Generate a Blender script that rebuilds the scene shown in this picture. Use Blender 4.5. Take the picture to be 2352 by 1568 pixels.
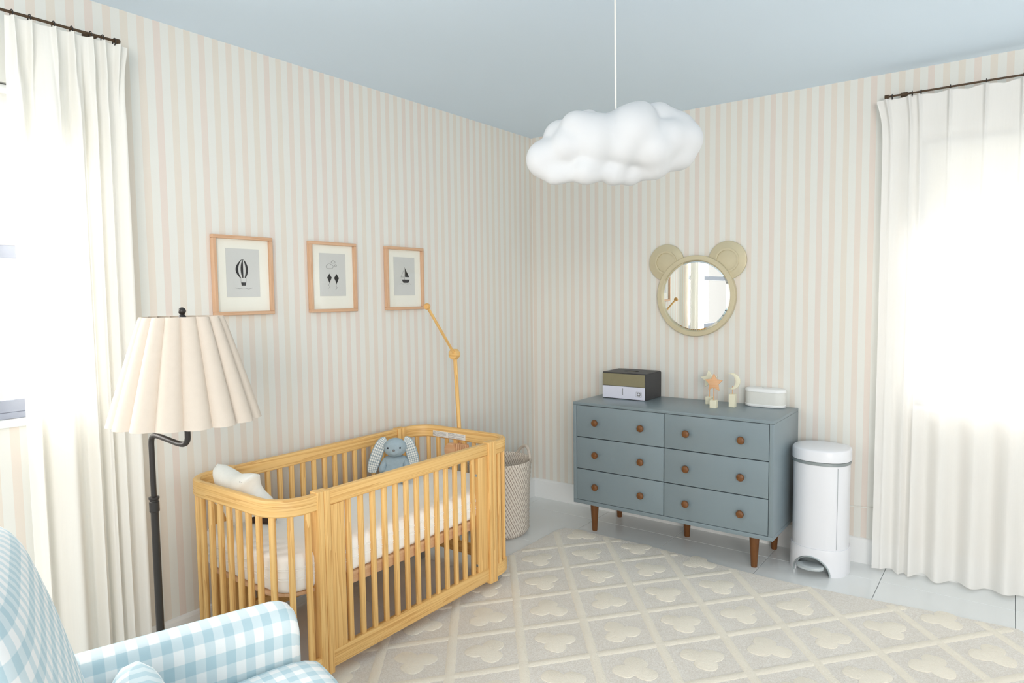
import bpy, bmesh, math, random
from mathutils import Vector, Matrix, noise
random.seed(7)
PI = math.pi
C = bpy.context.scene.collection
scn = bpy.context.scene
for o in list(bpy.data.objects):
    bpy.data.objects.remove(o)

# ------------------------------------------------------------ camera, sky, exposure
def sl(c):
    return tuple(((v / 255) / 12.92 if v / 255 <= .04045 else ((v / 255 + .055) / 1.055) ** 2.4) for v in c)

cam = bpy.data.cameras.new('camera')
camo = bpy.data.objects.new('camera', cam)
C.objects.link(camo)
cam.sensor_width = 36.0
cam.lens = 36.0 * 1542.76 / 2352
cam.clip_start = .05
fw = Vector((-0.59598629, 0.80010687, -0.06803919))
rt = Vector((0.80239434, 0.59667473, -0.01194127))
up = rt.cross(fw)
m = Matrix((rt, up, -fw)).transposed().to_4x4()
m.translation = (2.748, -3.939, 1.4518)
camo.matrix_world = m
scn.camera = camo

world = bpy.data.worlds.new('world')
scn.world = world
world.use_nodes = True
bg = world.node_tree.nodes['Background']
bg.inputs[0].default_value = (1.0, 0.962, 0.925, 1)
bg.inputs[1].default_value = 1.25
scn.view_settings.view_transform = 'Standard'
scn.view_settings.look = 'None'
scn.view_settings.gamma = 1.0
scn.view_settings.use_curve_mapping = False
scn.view_settings.exposure = -0.22
scn.cycles.use_denoising = True
scn.cycles.max_bounces = 10
scn.cycles.diffuse_bounces = 6
scn.cycles.transparent_max_bounces = 16
scn.cycles.sample_clamp_indirect = 6.0

# daylight through the two windows: one area lamp in each opening, facing in
def area_lamp(name, loc, rot, sx, sy, power):
    l = bpy.data.lights.new(name, 'AREA')
    l.shape = 'RECTANGLE'
    l.size, l.size_y = sx, sy
    l.energy = power
    l.color = (1.0, 0.96, 0.915)
    o = bpy.data.objects.new(name, l)
    C.objects.link(o)
    o.location = loc
    o.rotation_euler = rot
    return o
area_lamp('daylight', (-.35, -3.7, 1.65), (0, -PI / 2, 0), 1.1, 1.5, 75)
area_lamp('daylight', (3.0, .35, 1.55), (-PI / 2, 0, 0), 1.3, 1.3, 75)
# added unseen fill lamp for the soft light from behind the camera
fl_ = area_lamp('rear_fill', (5.4, -7.2, 2.0), (0, 0, 0), 2.4, 2.2, 240)
fl_.rotation_euler = Vector((-.58, .81, -.12)).to_track_quat('-Z', 'Y').to_euler()

# ------------------------------------------------------------ helpers
def link(name, me, parent=None, mat=None):
    o = bpy.data.objects.new(name, me)
    C.objects.link(o)
    if parent is not None:
        o.parent = parent
    if mat is not None and hasattr(me, 'materials'):
        if isinstance(mat, (list, tuple)):
            for q in mat:
                me.materials.append(q)
        else:
            me.materials.append(mat)
    return o

def obj(name, bm, mat, parent=None, smooth=40, loc=None):
    me = bpy.data.meshes.new(name)
    if bm.faces:
        bmesh.ops.recalc_face_normals(bm, faces=bm.faces)
    bm.to_mesh(me)
    bm.free()
    if smooth:
        me.polygons.foreach_set('use_smooth', [True] * len(me.polygons))
        me.set_sharp_from_angle(angle=math.radians(smooth))
    o = link(name, me, parent, mat)
    if loc is not None:
        o.location = loc
    return o

class BM:
    """mesh collector"""
    def __init__(self):
        self.bm = bmesh.new()
        self.uv = self.bm.loops.layers.uv.new('UVMap')

    def _uvbox(self, faces, ax):
        rnd = random.random() * 7
        oth = [i for i in range(3) if i != ax]
        for f in faces:
            n = [abs(c) for c in f.normal]
            for l in f.loops:
                c = l.vert.co
                if n[ax] > max(n[oth[0]], n[oth[1]]):
                    l[self.uv].uv = (c[oth[0]] * .2, c[oth[1]] + rnd)
                elif n[oth[0]] > n[oth[1]]:
                    l[self.uv].uv = (c[ax], c[oth[1]] + rnd)
                else:
                    l[self.uv].uv = (c[ax], c[oth[0]] + rnd + .31)

    def box(self, c, s, bev=0, seg=2, grain=None, rot=None, mi=0):
        t = bmesh.new()
        bmesh.ops.create_cube(t, size=1)
        for v in t.verts:
            v.co = Vector((v.co.x * s[0], v.co.y * s[1], v.co.z * s[2]))
        if bev:
            bmesh.ops.bevel(t, geom=list(t.edges), offset=bev, segments=seg, profile=.5, affect='EDGES')
        t.normal_update()
        uvl = t.loops.layers.uv.new('UVMap')
        ax = grain if grain is not None else max(range(3), key=lambda i: s[i])
        rnd = random.random() * 7
        oth = [i for i in range(3) if i != ax]
        for f in t.faces:
            n = [abs(q) for q in f.normal]
            for l in f.loops:
                q = l.vert.co
                if n[ax] > max(n[oth[0]], n[oth[1]]):
                    l[uvl].uv = (q[oth[0]] * .2, q[oth[1]] + rnd)
                elif n[oth[0]] > n[oth[1]]:
                    l[uvl].uv = (q[ax] + rnd, q[oth[1]] + rnd)
                else:
                    l[uvl].uv = (q[ax] + rnd, q[oth[0]] + rnd + .013)
        M = Matrix.Translation(Vector(c))
        if rot is not None:
            M = M @ rot.to_4x4()
        t.transform(M)
        self._join(t, mi)
        return self

    def _join(self, t, mi=0):
        for f in t.faces:
            f.material_index = mi
        me = bpy.data.meshes.new('tmp')
        t.to_mesh(me)
        t.free()
        self.bm.from_mesh(me)
        bpy.data.meshes.remove(me)

    def ring_surface(self, rings, closed_u=True, cap0=False, cap1=False, mi=0, uvs=None):
        """rings: list of lists of points"""
        bm = self.bm
        vs = [[bm.verts.new(p) for p in r] for r in rings]
        n = len(rings[0])
        for i in range(len(rings) - 1):
            for j in range(n if closed_u else n - 1):
                k = (j + 1) % n
                try:
                    f = bm.faces.new((vs[i][j], vs[i][k], vs[i + 1][k], vs[i + 1][j]))
                except ValueError:
                    continue
                f.material_index = mi
                if uvs:
                    idx = ((i, j), (i, j + 1), (i + 1, j + 1), (i + 1, j))
                    for l, (a, b) in zip(f.loops, idx):
                        l[self.uv].uv = uvs(a, b)
        if cap0:
            f = bm.faces.new(list(reversed(vs[0]))); f.material_index = mi
        if cap1:
            f = bm.faces.new(vs[-1]); f.material_index = mi
        return self

    def lathe(self, prof, c=(0, 0, 0), seg=32, cap0=True, cap1=True, mi=0, sx=1, sy=1):
        rings = []
        for r, z in prof:
            rings.append([(c[0] + sx * r * math.cos(2 * PI * j / seg), c[1] + sy * r * math.sin(2 * PI * j / seg), c[2] + z) for j in range(seg)])
        tot = [0]
        for a, b in zip(prof, prof[1:]):
            tot.append(tot[-1] + math.hypot(a[0] - b[0], a[1] - b[1]))
        return self.ring_surface(rings, True, cap0 and prof[0][0] > 1e-6, cap1 and prof[-1][0] > 1e-6, mi,
                                 lambda a, b: (tot[a], b / seg * 2 * PI * max(p[0] for p in prof)))

    def tube(self, pts, r, seg=10, caps=True, mi=0, flat=1.0):
        pts = [Vector(p) for p in pts]
        n = len(pts)
        rr = r if hasattr(r, '__len__') else [r] * n
        T = []
        for i in range(n):
            a = pts[max(i - 1, 0)]; b = pts[min(i + 1, n - 1)]
            T.append((b - a).normalized())
        ref = Vector((0, 0, 1)) if abs(T[0].z) < .9 else Vector((1, 0, 0))
        N = (ref - T[0] * ref.dot(T[0])).normalized()
        rings, L, acc = [], [], 0
        for i in range(n):
            if i:
                N = (N - T[i] * N.dot(T[i])).normalized()
                acc += (pts[i] - pts[i - 1]).length
            B = T[i].cross(N)
            L.append(acc)
            rings.append([pts[i] + rr[i] * (N * math.cos(2 * PI * j / seg) * flat + B * math.sin(2 * PI * j / seg)) for j in range(seg)])
        return self.ring_surface(rings, True, caps, caps, mi, lambda a, b: (L[a], b / seg * 2 * PI * max(rr)))

    def cyl(self, a, b, r0, r1=None, seg=20, mi=0):
        return self.tube([a, b], [r0, r0 if r1 is None else r1], seg, True, mi)

    def sphere(self, c, r, seg=20, rings=12, s=(1, 1, 1), mi=0, rot=None):
        t = bmesh.new()
        bmesh.ops.create_uvsphere(t, u_segments=seg, v_segments=rings, radius=r)
        M = Matrix.Translation(Vector(c))
        if rot is not None:
            M = M @ rot.to_4x4()
        t.transform(M @ Matrix.Diagonal((s[0], s[1], s[2], 1)))
        t.loops.layers.uv.new('UVMap')
        self._join(t, mi)
        return self

    def prism(self, outline, d, M=None, bev=0, mi=0):
        """outline in local XY, extruded along local Z by d, then placed with M"""
        t = bmesh.new()
        v = [t.verts.new((p[0], p[1], 0)) for p in outline]
        f = t.faces.new(v)
        if f.calc_area() and f.normal.z > 0:
            f.normal_flip()
        ex = bmesh.ops.extrude_face_region(t, geom=[f])
        for q in ex['geom']:
            if isinstance(q, bmesh.types.BMVert):
                q.co.z += d
        bmesh.ops.recalc_face_normals(t, faces=t.faces)
        if bev:
            ed = [e for e in t.edges if len(e.link_faces) == 2 and abs(e.verts[0].co.z - e.verts[1].co.z) < 1e-7]
            bmesh.ops.bevel(t, geom=ed, offset=bev, segments=2, profile=.5, affect='EDGES')
        uvl = t.loops.layers.uv.new('UVMap')
        for f in t.faces:
            for l in f.loops:
                l[uvl].uv = (l.vert.co.x, l.vert.co.y)
        if M is not None:
            t.transform(M)
        self._join(t, mi)
        return self

    def sweep(self, path, prof, closed=False, mi=0):
        """path: list of (x,y); prof: closed list of (n,z) with n along the left normal"""
        n = len(path)
        P = [Vector((p[0], p[1])) for p in path]
        rings, L, acc = [], [], 0
        for i in range(n):
            a = P[i - 1] if (i or closed) else P[i]
            b = P[(i + 1) % n] if (i < n - 1 or closed) else P[i]
            t = (b - a).normalized()
            nn = Vector((-t.y, t.x))
            if i:
                acc += (P[i] - P[i - 1]).length
            L.append(acc)
            rings.append([(P[i].x + nn.x * q[0], P[i].y + nn.y * q[0], q[1]) for q in prof])
        pl = [0]
        for a, b in zip(prof, prof[1:] + prof[:1]):
            pl.append(pl[-1] + math.hypot(a[0] - b[0], a[1] - b[1]))
        if closed:
            rings.append(rings[0]); L.append(acc + (P[0] - P[-1]).length)
        self.ring_surface(rings, True, not closed, not closed, mi, lambda a, b: (L[a], pl[b]))
        return self

def thing(name, label, cat, loc=(0, 0, 0), rz=0, group=None):
    o = bpy.data.objects.new(name, None)
    C.objects.link(o)
    o.empty_display_size = .05
    o.location = loc
    o.rotation_euler = (0, 0, rz)
    o['label'] = label
    o['category'] = cat
    if group:
        o['group'] = group
    return o

def tag(o, label, cat, group=None):
    o['label'] = label
    o['category'] = cat
    if group:
        o['group'] = group
    return o

def struct(o, label=None):
    o['kind'] = 'structure'
    if label:
        o['label'] = label
    return o

def rrect(w, h, r, seg=8, cx=0, cy=0):
    pts = []
    for (sx, sy, a0) in ((1, 1, 0), (-1, 1, PI / 2), (-1, -1, PI), (1, -1, 1.5 * PI)):
        for k in range(seg + 1):
            a = a0 + PI / 2 * k / seg
            pts.append((cx + sx * (w / 2 - r) + r * math.cos(a), cy + sy * (h / 2 - r) + r * math.sin(a)))
    return pts

def circ(r, n=40, cx=0, cy=0):
    return [(cx + r * math.cos(2 * PI * k / n), cy + r * math.sin(2 * PI * k / n)) for k in range(n)]

def spline(pts, n=8):
    pts = [Vector(p) for p in pts]
    out = []
    for i in range(len(pts) - 1):
        p0 = pts[max(i - 1, 0)]; p1 = pts[i]; p2 = pts[i + 1]; p3 = pts[min(i + 2, len(pts) - 1)]
        for k in range(n):
            t = k / n
            out.append(.5 * ((2 * p1) + (p2 - p0) * t + (2 * p0 - 5 * p1 + 4 * p2 - p3) * t * t + (3 * p1 - p0 - 3 * p2 + p3) * t ** 3))
    out.append(pts[-1])
    return out

# ------------------------------------------------------------ materials
def nodes(name):
    mt = bpy.data.materials.new(name)
    mt.use_nodes = True
    nt = mt.node_tree
    for q in list(nt.nodes):
        nt.nodes.remove(q)
    out = nt.nodes.new('ShaderNodeOutputMaterial')
    return mt, nt, out

def N(nt, t, **kw):
    q = nt.nodes.new(t)
    for k, v in kw.items():
        setattr(q, k, v)
    return q

def principled(nt, out, rough=.5, spec=.5, metal=0.0, base=(.8, .8, .8)):
    b = nt.nodes.new('ShaderNodeBsdfPrincipled')
    b.inputs['Base Color'].default_value = (*base, 1)
    b.inputs['Roughness'].default_value = rough
    b.inputs['Specular IOR Level'].default_value = spec
    b.inputs['Metallic'].default_value = metal
    nt.links.new(b.outputs[0], out.inputs[0])
    return b

def mixc(nt, fac, a, b):
    q = nt.nodes.new('ShaderNodeMix')
    q.data_type = 'RGBA'
    if hasattr(fac, 'links') or hasattr(fac, 'is_linked'):
        nt.links.new(fac, q.inputs[0])
    else:
        q.inputs[0].default_value = fac
    for v, i in ((a, 6), (b, 7)):
        if hasattr(v, 'is_linked'):
            nt.links.new(v, q.inputs[i])
        else:
            q.inputs[i].default_value = (*v, 1)
    return q.outputs[2]

def math_n(nt, op, a, b=None, c=None):
    q = nt.nodes.new('ShaderNodeMath')
    q.operation = op
    for i, v in enumerate((a, b, c)):
        if v is None:
            continue
        if hasattr(v, 'is_linked'):
            nt.links.new(v, q.inputs[i])
        else:
            q.inputs[i].default_value = v
    return q.outputs[0]

def noise_n(nt, vec, scale, detail=3, rough=.5, dist=0.0, w=None):
    q = nt.nodes.new('ShaderNodeTexNoise')
    q.inputs['Scale'].default_value = scale
    q.inputs['Detail'].default_value = detail
    q.inputs['Roughness'].default_value = rough
    q.inputs['Distortion'].default_value = dist
    if vec is not None:
        nt.links.new(vec, q.inputs['Vector'])
    return q.outputs[0]

def ramp(nt, fac, stops):
    q = nt.nodes.new('ShaderNodeValToRGB')
    e = q.color_ramp.elements
    while len(e) < len(stops):
        e.new(.5)
    for el, (p, c) in zip(e, stops):
        el.position = p
        el.color = (*c, 1) if len(c) == 3 else c
    nt.links.new(fac, q.inputs[0])
    return q.outputs[0]

def bump(nt, b, h, strength=.2, dist=.002):
    q = nt.nodes.new('ShaderNodeBump')
    q.inputs['Strength'].default_value = strength
    q.inputs['Distance'].default_value = dist
    nt.links.new(h, q.inputs['Height'])
    nt.links.new(q.outputs[0], b.inputs['Normal'])

def plain(name, rgb, rough=.5, spec=.5, metal=0.0, var=.04, vscale=6, bmp=0, bscale=200):
    mt, nt, out = nodes(name)
    b = principled(nt, out, rough, spec, metal)
    tc = N(nt, 'ShaderNodeTexCoord').outputs['Object']
    c = sl(rgb)
    f = noise_n(nt, tc, vscale, 3)
    d = tuple(max(0, x * (1 - var)) for x in c)
    e = tuple(min(1, x * (1 + var)) for x in c)
    nt.links.new(mixc(nt, f, d, e), b.inputs['Base Color'])
    if bmp:
        bump(nt, b, noise_n(nt, tc, bscale, 2), bmp, .002)
    return mt

def wood(name, lo, mid, hi, rough=.45, scale=1.0, contrast=1.0, spec=.4):
    """straight-grained wood; grain runs along UV u (metres)"""
    mt, nt, out = nodes(name)
    b = principled(nt, out, rough, spec)
    uv = N(nt, 'ShaderNodeTexCoord').outputs['UV']
    oi = N(nt, 'ShaderNodeObjectInfo').outputs['Random']
    mp = N(nt, 'ShaderNodeMapping')
    mp.inputs['Scale'].default_value = (.55 * scale, 30 * scale, 1)
    nt.links.new(uv, mp.inputs[0])
    ad = N(nt, 'ShaderNodeVectorMath', operation='ADD')
    cb = N(nt, 'ShaderNodeCombineXYZ')
    nt.links.new(math_n(nt, 'MULTIPLY', oi, 37.0), cb.inputs[0])
    nt.links.new(math_n(nt, 'MULTIPLY', oi, 91.0), cb.inputs[1])
    nt.links.new(mp.outputs[0], ad.inputs[0])
    nt.links.new(cb.outputs[0], ad.inputs[1])
    v = ad.outputs[0]
    n1 = noise_n(nt, v, 1.3, 2, .5, .6)
    n2 = noise_n(nt, v, 5.0, 3, .6, .3)
    # growth rings as repeated bands of the slow noise
    rings = math_n(nt, 'FRACT', math_n(nt, 'MULTIPLY', n1, 7.0))
    rr = math_n(nt, 'POWER', rings, 2.2)
    f = math_n(nt, 'ADD', math_n(nt, 'MULTIPLY', rr, .6 * contrast), math_n(nt, 'MULTIPLY', math_n(nt, 'SUBTRACT', n2, .35), .8))
    col = ramp(nt, f, [(0.0, sl(hi)), (.45, sl(mid)), (1.0, sl(lo))])
    nt.links.new(col, b.inputs['Base Color'])
    bump(nt, b, n2, .05, .001)
    return mt

def wallpaper(name, axis, period, phase, frac):
    mt, nt, out = nodes(name)
    b = principled(nt, out, .75, .2)
    pos = N(nt, 'ShaderNodeNewGeometry').outputs['Position']
    sp = N(nt, 'ShaderNodeSeparateXYZ')
    nt.links.new(pos, sp.inputs[0])
    x = math_n(nt, 'ADD', sp.outputs[axis], -phase + 60 * period)
    k = math_n(nt, 'DIVIDE', x, period)
    fr = math_n(nt, 'FRACT', k)
    idx = math_n(nt, 'FLOOR', k)
    # soft edged stripe: 1 inside the beige band
    e = .02
    a = math_n(nt, 'SMOOTH_MIN', math_n(nt, 'DIVIDE', fr, e), 1.0, .1)
    c = math_n(nt, 'DIVIDE', math_n(nt, 'SUBTRACT', frac, fr), e)
    st = N(nt, 'ShaderNodeClamp')
    nt.links.new(math_n(nt, 'MINIMUM', a, c), st.inputs[0])
    wn = N(nt, 'ShaderNodeTexWhiteNoise', noise_dimensions='1D')
    nt.links.new(idx, wn.inputs['W'])
    mp = N(nt, 'ShaderNodeMapping')
    mp.inputs['Scale'].default_value = (9, 9, 1.3)
    nt.links.new(pos, mp.inputs[0])
    blot = noise_n(nt, mp.outputs[0], 2.2, 3, .6)
    fac = math_n(nt, 'MULTIPLY', math_n(nt, 'ADD', wn.outputs[0], blot), .5)
    beige = ramp(nt, fac, [(.25, sl((226, 220, 209))), (.5, sl((227, 218, 208))), (.75, sl((226, 215, 207)))])
    white = mixc(nt, blot, sl((228, 229, 224)), sl((229, 229, 223)))
    nt.links.new(mixc(nt, st.outputs[0], white, beige), b.inputs['Base Color'])
    return mt

def gingham(name, pitch, blue, mid, white):
    mt, nt, out = nodes(name)
    b = principled(nt, out, .85, .15)
    b.inputs['Sheen Weight'].default_value = .15
    uv = N(nt, 'ShaderNodeTexCoord').outputs['UV']
    sp = N(nt, 'ShaderNodeSeparateXYZ')
    nt.links.new(uv, sp.inputs[0])
    def band(s):
        fr = math_n(nt, 'FRACT', math_n(nt, 'DIVIDE', s, pitch))
        t = math_n(nt, 'MULTIPLY', math_n(nt, 'SUBTRACT', math_n(nt, 'ABSOLUTE', math_n(nt, 'SUBTRACT', fr, .5)), .25), 40.0)
        c = N(nt, 'ShaderNodeClamp')
        nt.links.new(math_n(nt, 'ADD', t, .5), c.inputs[0])
        return c.outputs[0]
    u, v = band(sp.outputs[0]), band(sp.outputs[1])
    s = math_n(nt, 'MULTIPLY', math_n(nt, 'ADD', u, v), .5)
    col = ramp(nt, s, [(0, sl(white)), (.5, sl(mid)), (1, sl(blue))])
    nt.links.new(col, b.inputs['Base Color'])
    wv = noise_n(nt, uv, 900, 2)
    bump(nt, b, wv, .15, .001)
    return mt

def curtain_mat(name, rgb, transp=.14, transl=.42):
    mt, nt, out = nodes(name)
    d = N(nt, 'ShaderNodeBsdfDiffuse')
    t = N(nt, 'ShaderNodeBsdfTranslucent')
    tr = N(nt, 'ShaderNodeBsdfTransparent')
    uv = N(nt, 'ShaderNodeTexCoord').outputs['UV']
    mp = N(nt, 'ShaderNodeMapping')
    mp.inputs['Scale'].default_value = (260, 5, 1)
    nt.links.new(uv, mp.inputs[0])
    slub = noise_n(nt, mp.outputs[0], 1.0, 2)
    c0 = sl(rgb)
    col = mixc(nt, slub, tuple(x * .95 for x in c0), c0)
    nt.links.new(col, d.inputs[0])
    nt.links.new(col, t.inputs[0])
    m1 = N(nt, 'ShaderNodeMixShader'); m1.inputs[0].default_value = transl
    nt.links.new(d.outputs[0], m1.inputs[1]); nt.links.new(t.outputs[0], m1.inputs[2])
    m2 = N(nt, 'ShaderNodeMixShader'); m2.inputs[0].default_value = transp
    nt.links.new(m1.outputs[0], m2.inputs[1]); nt.links.new(tr.outputs[0], m2.inputs[2])
    nt.links.new(m2.outputs[0], out.inputs[0])
    return mt

def glass_mat(name, refl=.06, tint=(1, 1, 1)):
    mt, nt, out = nodes(name)
    tr = N(nt, 'ShaderNodeBsdfTransparent')
    tr.inputs[0].default_value = (*tint, 1)
    gl = N(nt, 'ShaderNodeBsdfGlossy')
    gl.inputs['Roughness'].default_value = .015
    lw = N(nt, 'ShaderNodeLayerWeight'); lw.inputs[0].default_value = .5
    fr = math_n(nt, 'ADD', math_n(nt, 'MULTIPLY', math_n(nt, 'POWER', lw.outputs['Facing'], 5.0), .9), .022)
    mx = N(nt, 'ShaderNodeMixShader')
    nt.links.new(fr, mx.inputs[0])
    nt.links.new(tr.outputs[0], mx.inputs[1]); nt.links.new(gl.outputs[0], mx.inputs[2])
    nt.links.new(mx.outputs[0], out.inputs[0])
    return mt

M_wallL = wallpaper('striped_wallpaper_left', 1, .06111, -2.7154, .478)
M_wallR = wallpaper('striped_wallpaper_right', 0, .06239, 2.256, .470)
M_ceil = plain('blue_ceiling_paint', (220, 236, 250), .7, .2, var=.01, vscale=2)
M_white = plain('white_trim_paint', (238, 240, 240), .45, .4, var=.01)
M_tile = plain('glossy_tile', (234, 237, 237), .07, .5, var=.02, vscale=3)
M_grout = plain('grout', (178, 186, 190), .8, .2)
M_alu = plain('window_aluminium', (150, 156, 170), .4, .5, .3, var=.03)
M_pine = wood('pine', (214, 163, 96), (233, 188, 118), (241, 201, 134), contrast=1.5)
M_oak = wood('frame_oak', (192, 148, 114), (208, 166, 132), (218, 180, 148), contrast=.7)
M_ply = wood('birch_ply', (196, 152, 112), (212, 170, 130), (222, 184, 146), contrast=.5)
M_walnut = wood('walnut', (74, 41, 16), (104, 62, 26), (126, 82, 40), contrast=.7, spec=.5)
M_toywood = wood('toy_wood', (206, 150, 104), (224, 172, 128), (232, 188, 146), contrast=.7)
M_dresser = plain('blue_grey_lacquer', (128, 143, 150), .32, .45, var=.025, vscale=5)
M_gap = plain('drawer_gap_shade', (14, 18, 20), .8, .1)  # near-black colour stands in for the shade between drawers
M_black = plain('black_metal', (44, 40, 38), .42, .5, var=.05)
M_brass = plain('curtain_rod_bronze', (84, 66, 48), .45, .5, .4)
M_shade = plain('linen_shade', (216, 204, 190), .9, .1, var=.03, vscale=60, bmp=.15, bscale=400)
M_cloud = plain('cloud_shell', (210, 212, 214), .55, .3, var=.005)
M_cord = plain('white_cord', (232, 230, 224), .5, .3)
M_gold = plain('champagne_frame', (206, 196, 166), .38, .5, .35, var=.06, vscale=9)
M_ginghamL = gingham('blue_gingham', .044, (188, 213, 221), (216, 230, 234), (246, 247, 246))
M_cur = curtain_mat('sheer_linen', (254, 253, 248), .06, .24)
M_curR = curtain_mat('sheer_linen_open', (253, 252, 249), .12, .20)
M_blind = curtain_mat('roller_blind_cloth', (236, 236, 232), .0, .28)
M_glass = glass_mat('clear_glass')
M_matt = plain('mattress_cover', (248, 247, 244), .85, .15, var=.015, vscale=8, bmp=.12, bscale=160)
M_bin = plain('white_enamel', (233, 235, 240), .28, .5, var=.01)
M_chrome = plain('brushed_steel', (196, 204, 206), .3, .5, .85)
M_band = plain('grey_band', (150, 158, 160), .35, .5, .3)
M_pedal = plain('pedal_steel', (205, 212, 214), .3, .5, .5)
M_boxdark = plain('charcoal_box', (62, 62, 64), .5, .4, var=.06, vscale=30)
M_boxolive = plain('olive_gold_panel', (146, 140, 112), .42, .4, .2, var=.06, vscale=40)
M_boxwhite = plain('white_box_panel', (222, 224, 238), .4, .4, var=.01)
M_ink = plain('black_ink', (38, 38, 40), .8, .1)
M_greyink = plain('grey_ink', (128, 128, 128), .8, .1)
M_paper = plain('ivory_mat_board', (240, 240, 230), .85, .1, var=.01)
M_print = plain('grey_print_paper', (208, 210, 208), .85, .1, var=.02, vscale=4)
M_cream = plain('cream_paint', (236, 232, 208), .6, .3, var=.02)
M_fabricgrey = plain('speaker_fabric', (226, 227, 222), .9, .1, var=.04, vscale=300)
M_plastic = plain('white_plastic', (240, 242, 242), .35, .4, var=.01)
M_plushblue = plain('blue_plush', (164, 182, 192), .95, .05, var=.14, vscale=60, bmp=.7, bscale=320)
M_plushwhite = plain('white_plush', (246, 246, 240), .95, .05, var=.03, vscale=60, bmp=.7, bscale=260)
M_brown = plain('dark_brown_leather', (70, 52, 42), .5, .4, var=.08, vscale=20)
M_label = plain('white_sticker', (240, 239, 236), .5, .3)
M_earcheck = gingham('ear_gingham', .008, (150, 164, 170), (196, 204, 206), (236, 236, 230))
M_wheel = plain('grey_clear_plastic', (150, 150, 148), .2, .5)

def rug_mat(name, c0, c1, scale, var):
    mt, nt, out = nodes(name)
    b = principled(nt, out, .95, .05)
    b.inputs['Sheen Weight'].default_value = .2
    tc = N(nt, 'ShaderNodeTexCoord').outputs['Object']
    f = noise_n(nt, tc, scale, 4, .7)
    g = noise_n(nt, tc, 3, 2)
    ff = math_n(nt, 'ADD', math_n(nt, 'MULTIPLY', math_n(nt, 'SUBTRACT', f, .5), var), math_n(nt, 'MULTIPLY', g, .6))
    nt.links.new(ramp(nt, ff, [(0, sl(c0)), (.7, sl(c1))]), b.inputs['Base Color'])
    bump(nt, b, f, .8, .006)
    return mt
M_rug = rug_mat('rug_loop_pile', (233, 226, 215), (253, 249, 242), 210, 3.0)
M_rugcream = rug_mat('rug_cut_pile', (248, 240, 224), (253, 247, 233), 150, 1.4)

def woven_mat(name):
    mt, nt, out = nodes(name)
    b = principled(nt, out, .9, .1)
    uv = N(nt, 'ShaderNodeTexCoord').outputs['UV']
    sp = N(nt, 'ShaderNodeSeparateXYZ')
    nt.links.new(uv, sp.inputs[0])
    # u along height (rope rows), v around: diagonal stitch lines
    row = math_n(nt, 'FLOOR', math_n(nt, 'DIVIDE', sp.outputs[0], .0125))
    st = math_n(nt, 'FRACT', math_n(nt, 'ADD', math_n(nt, 'DIVIDE', sp.outputs[1], .017), math_n(nt, 'MULTIPLY', row, .36)))
    f1 = math_n(nt, 'GREATER_THAN', st, .72)
    nz = noise_n(nt, uv, 120, 2)
    col = mixc(nt, f1, sl((236, 228, 217)), sl((150, 134, 121)))
    col2 = mixc(nt, math_n(nt, 'MULTIPLY', nz, .25), col, sl((170, 158, 146)))
    nt.links.new(col2, b.inputs['Base Color'])
    return mt
M_woven = woven_mat('woven_rope')

# ------------------------------------------------------------ room shell
H = 2.55
def wall_boxes(bmx, axis, a0, a1, o0, o1, z0, z1, th):
    """wall along axis ('y' for the left wall at x<0, 'x' for the right wall at y>0) with one opening"""
    def add(p, q, zz0, zz1):
        if q - p < 1e-4 or zz1 - zz0 < 1e-4:
            return
        if axis == 'y':
            bmx.box((-th / 2, (p + q) / 2, (zz0 + zz1) / 2), (th, q - p, zz1 - zz0))
        else:
            bmx.box(((p + q) / 2, th / 2, (zz0 + zz1) / 2), (q - p, th, zz1 - zz0))
    add(a0, o0, 0, H); add(o1, a1, 0, H); add(o0, o1, 0, z0); add(o0, o1, z1, H)

b = BM(); wall_boxes(b, 'y', -5.0, .12, -4.45, -2.93, 1.045, 2.19, .12)
struct(obj('wall_left', b.bm, M_wallL, smooth=0), 'beige and white striped wallpapered wall behind the crib')
b = BM(); wall_boxes(b, 'x', 0.0, 4.3, 2.36, 3.75, .87, 2.2, .12)
struct(obj('wall_right', b.bm, M_wallR, smooth=0), 'beige and white striped wallpapered wall behind the dresser')
b = BM(); b.box((.55, -5.05, H / 2), (1.2, .1, H))  # unseen wall, added to cut ambient light, kept short for the rear lamp
struct(obj('wall_back', b.bm, M_white, smooth=0), 'unseen plain white wall behind the armchair, cut short for the light')
b = BM(); b.box((4.35, -1.3, H / 2), (.1, 2.8, H))  # unseen wall, added to hold back sky light, shortened for the rear lamp
struct(obj('wall_side', b.bm, M_white, smooth=0), 'unseen plain white wall on the camera side, cut short for the light')
b = BM(); b.box((2.09, -2.44, H + .05), (4.42, 5.12, .1))
struct(obj('ceiling', b.bm, M_ceil, smooth=0), 'flat ceiling painted pale blue')

fl = obj('floor', BM().box((2.09, -2.44, -.06), (4.42, 5.12, .1)).bm, M_grout, smooth=0)
struct(fl, 'floor of large glossy pale grey tiles')
tile_me = None
g = .0025
for i in range(-5, 4):
    for j in range(0, 10):
        x0, x1 = 2.257 + i * .545, 2.257 + (i + 1) * .545
        y1, y0 = .33 - j * .545, .33 - (j + 1) * .545
        x0, x1, y0, y1 = max(x0, 0), min(x1, 4.3), max(y0, -5), min(y1, 0)
        if x1 - x0 < .02 or y1 - y0 < .02:
            continue
        full = abs(x1 - x0 - .545) < 1e-4 and abs(y1 - y0 - .545) < 1e-4
        if full and tile_me:
            t = bpy.data.objects.new('tile', tile_me); C.objects.link(t); t.parent = fl
        else:
            t = obj('tile', BM().box((0, 0, -.006), (x1 - x0 - g, y1 - y0 - g, .012), .0012, 1).bm, M_tile, fl, smooth=0)
            if full:
                tile_me = t.data
        t.location = ((x0 + x1) / 2, (y0 + y1) / 2, 0)

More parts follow.
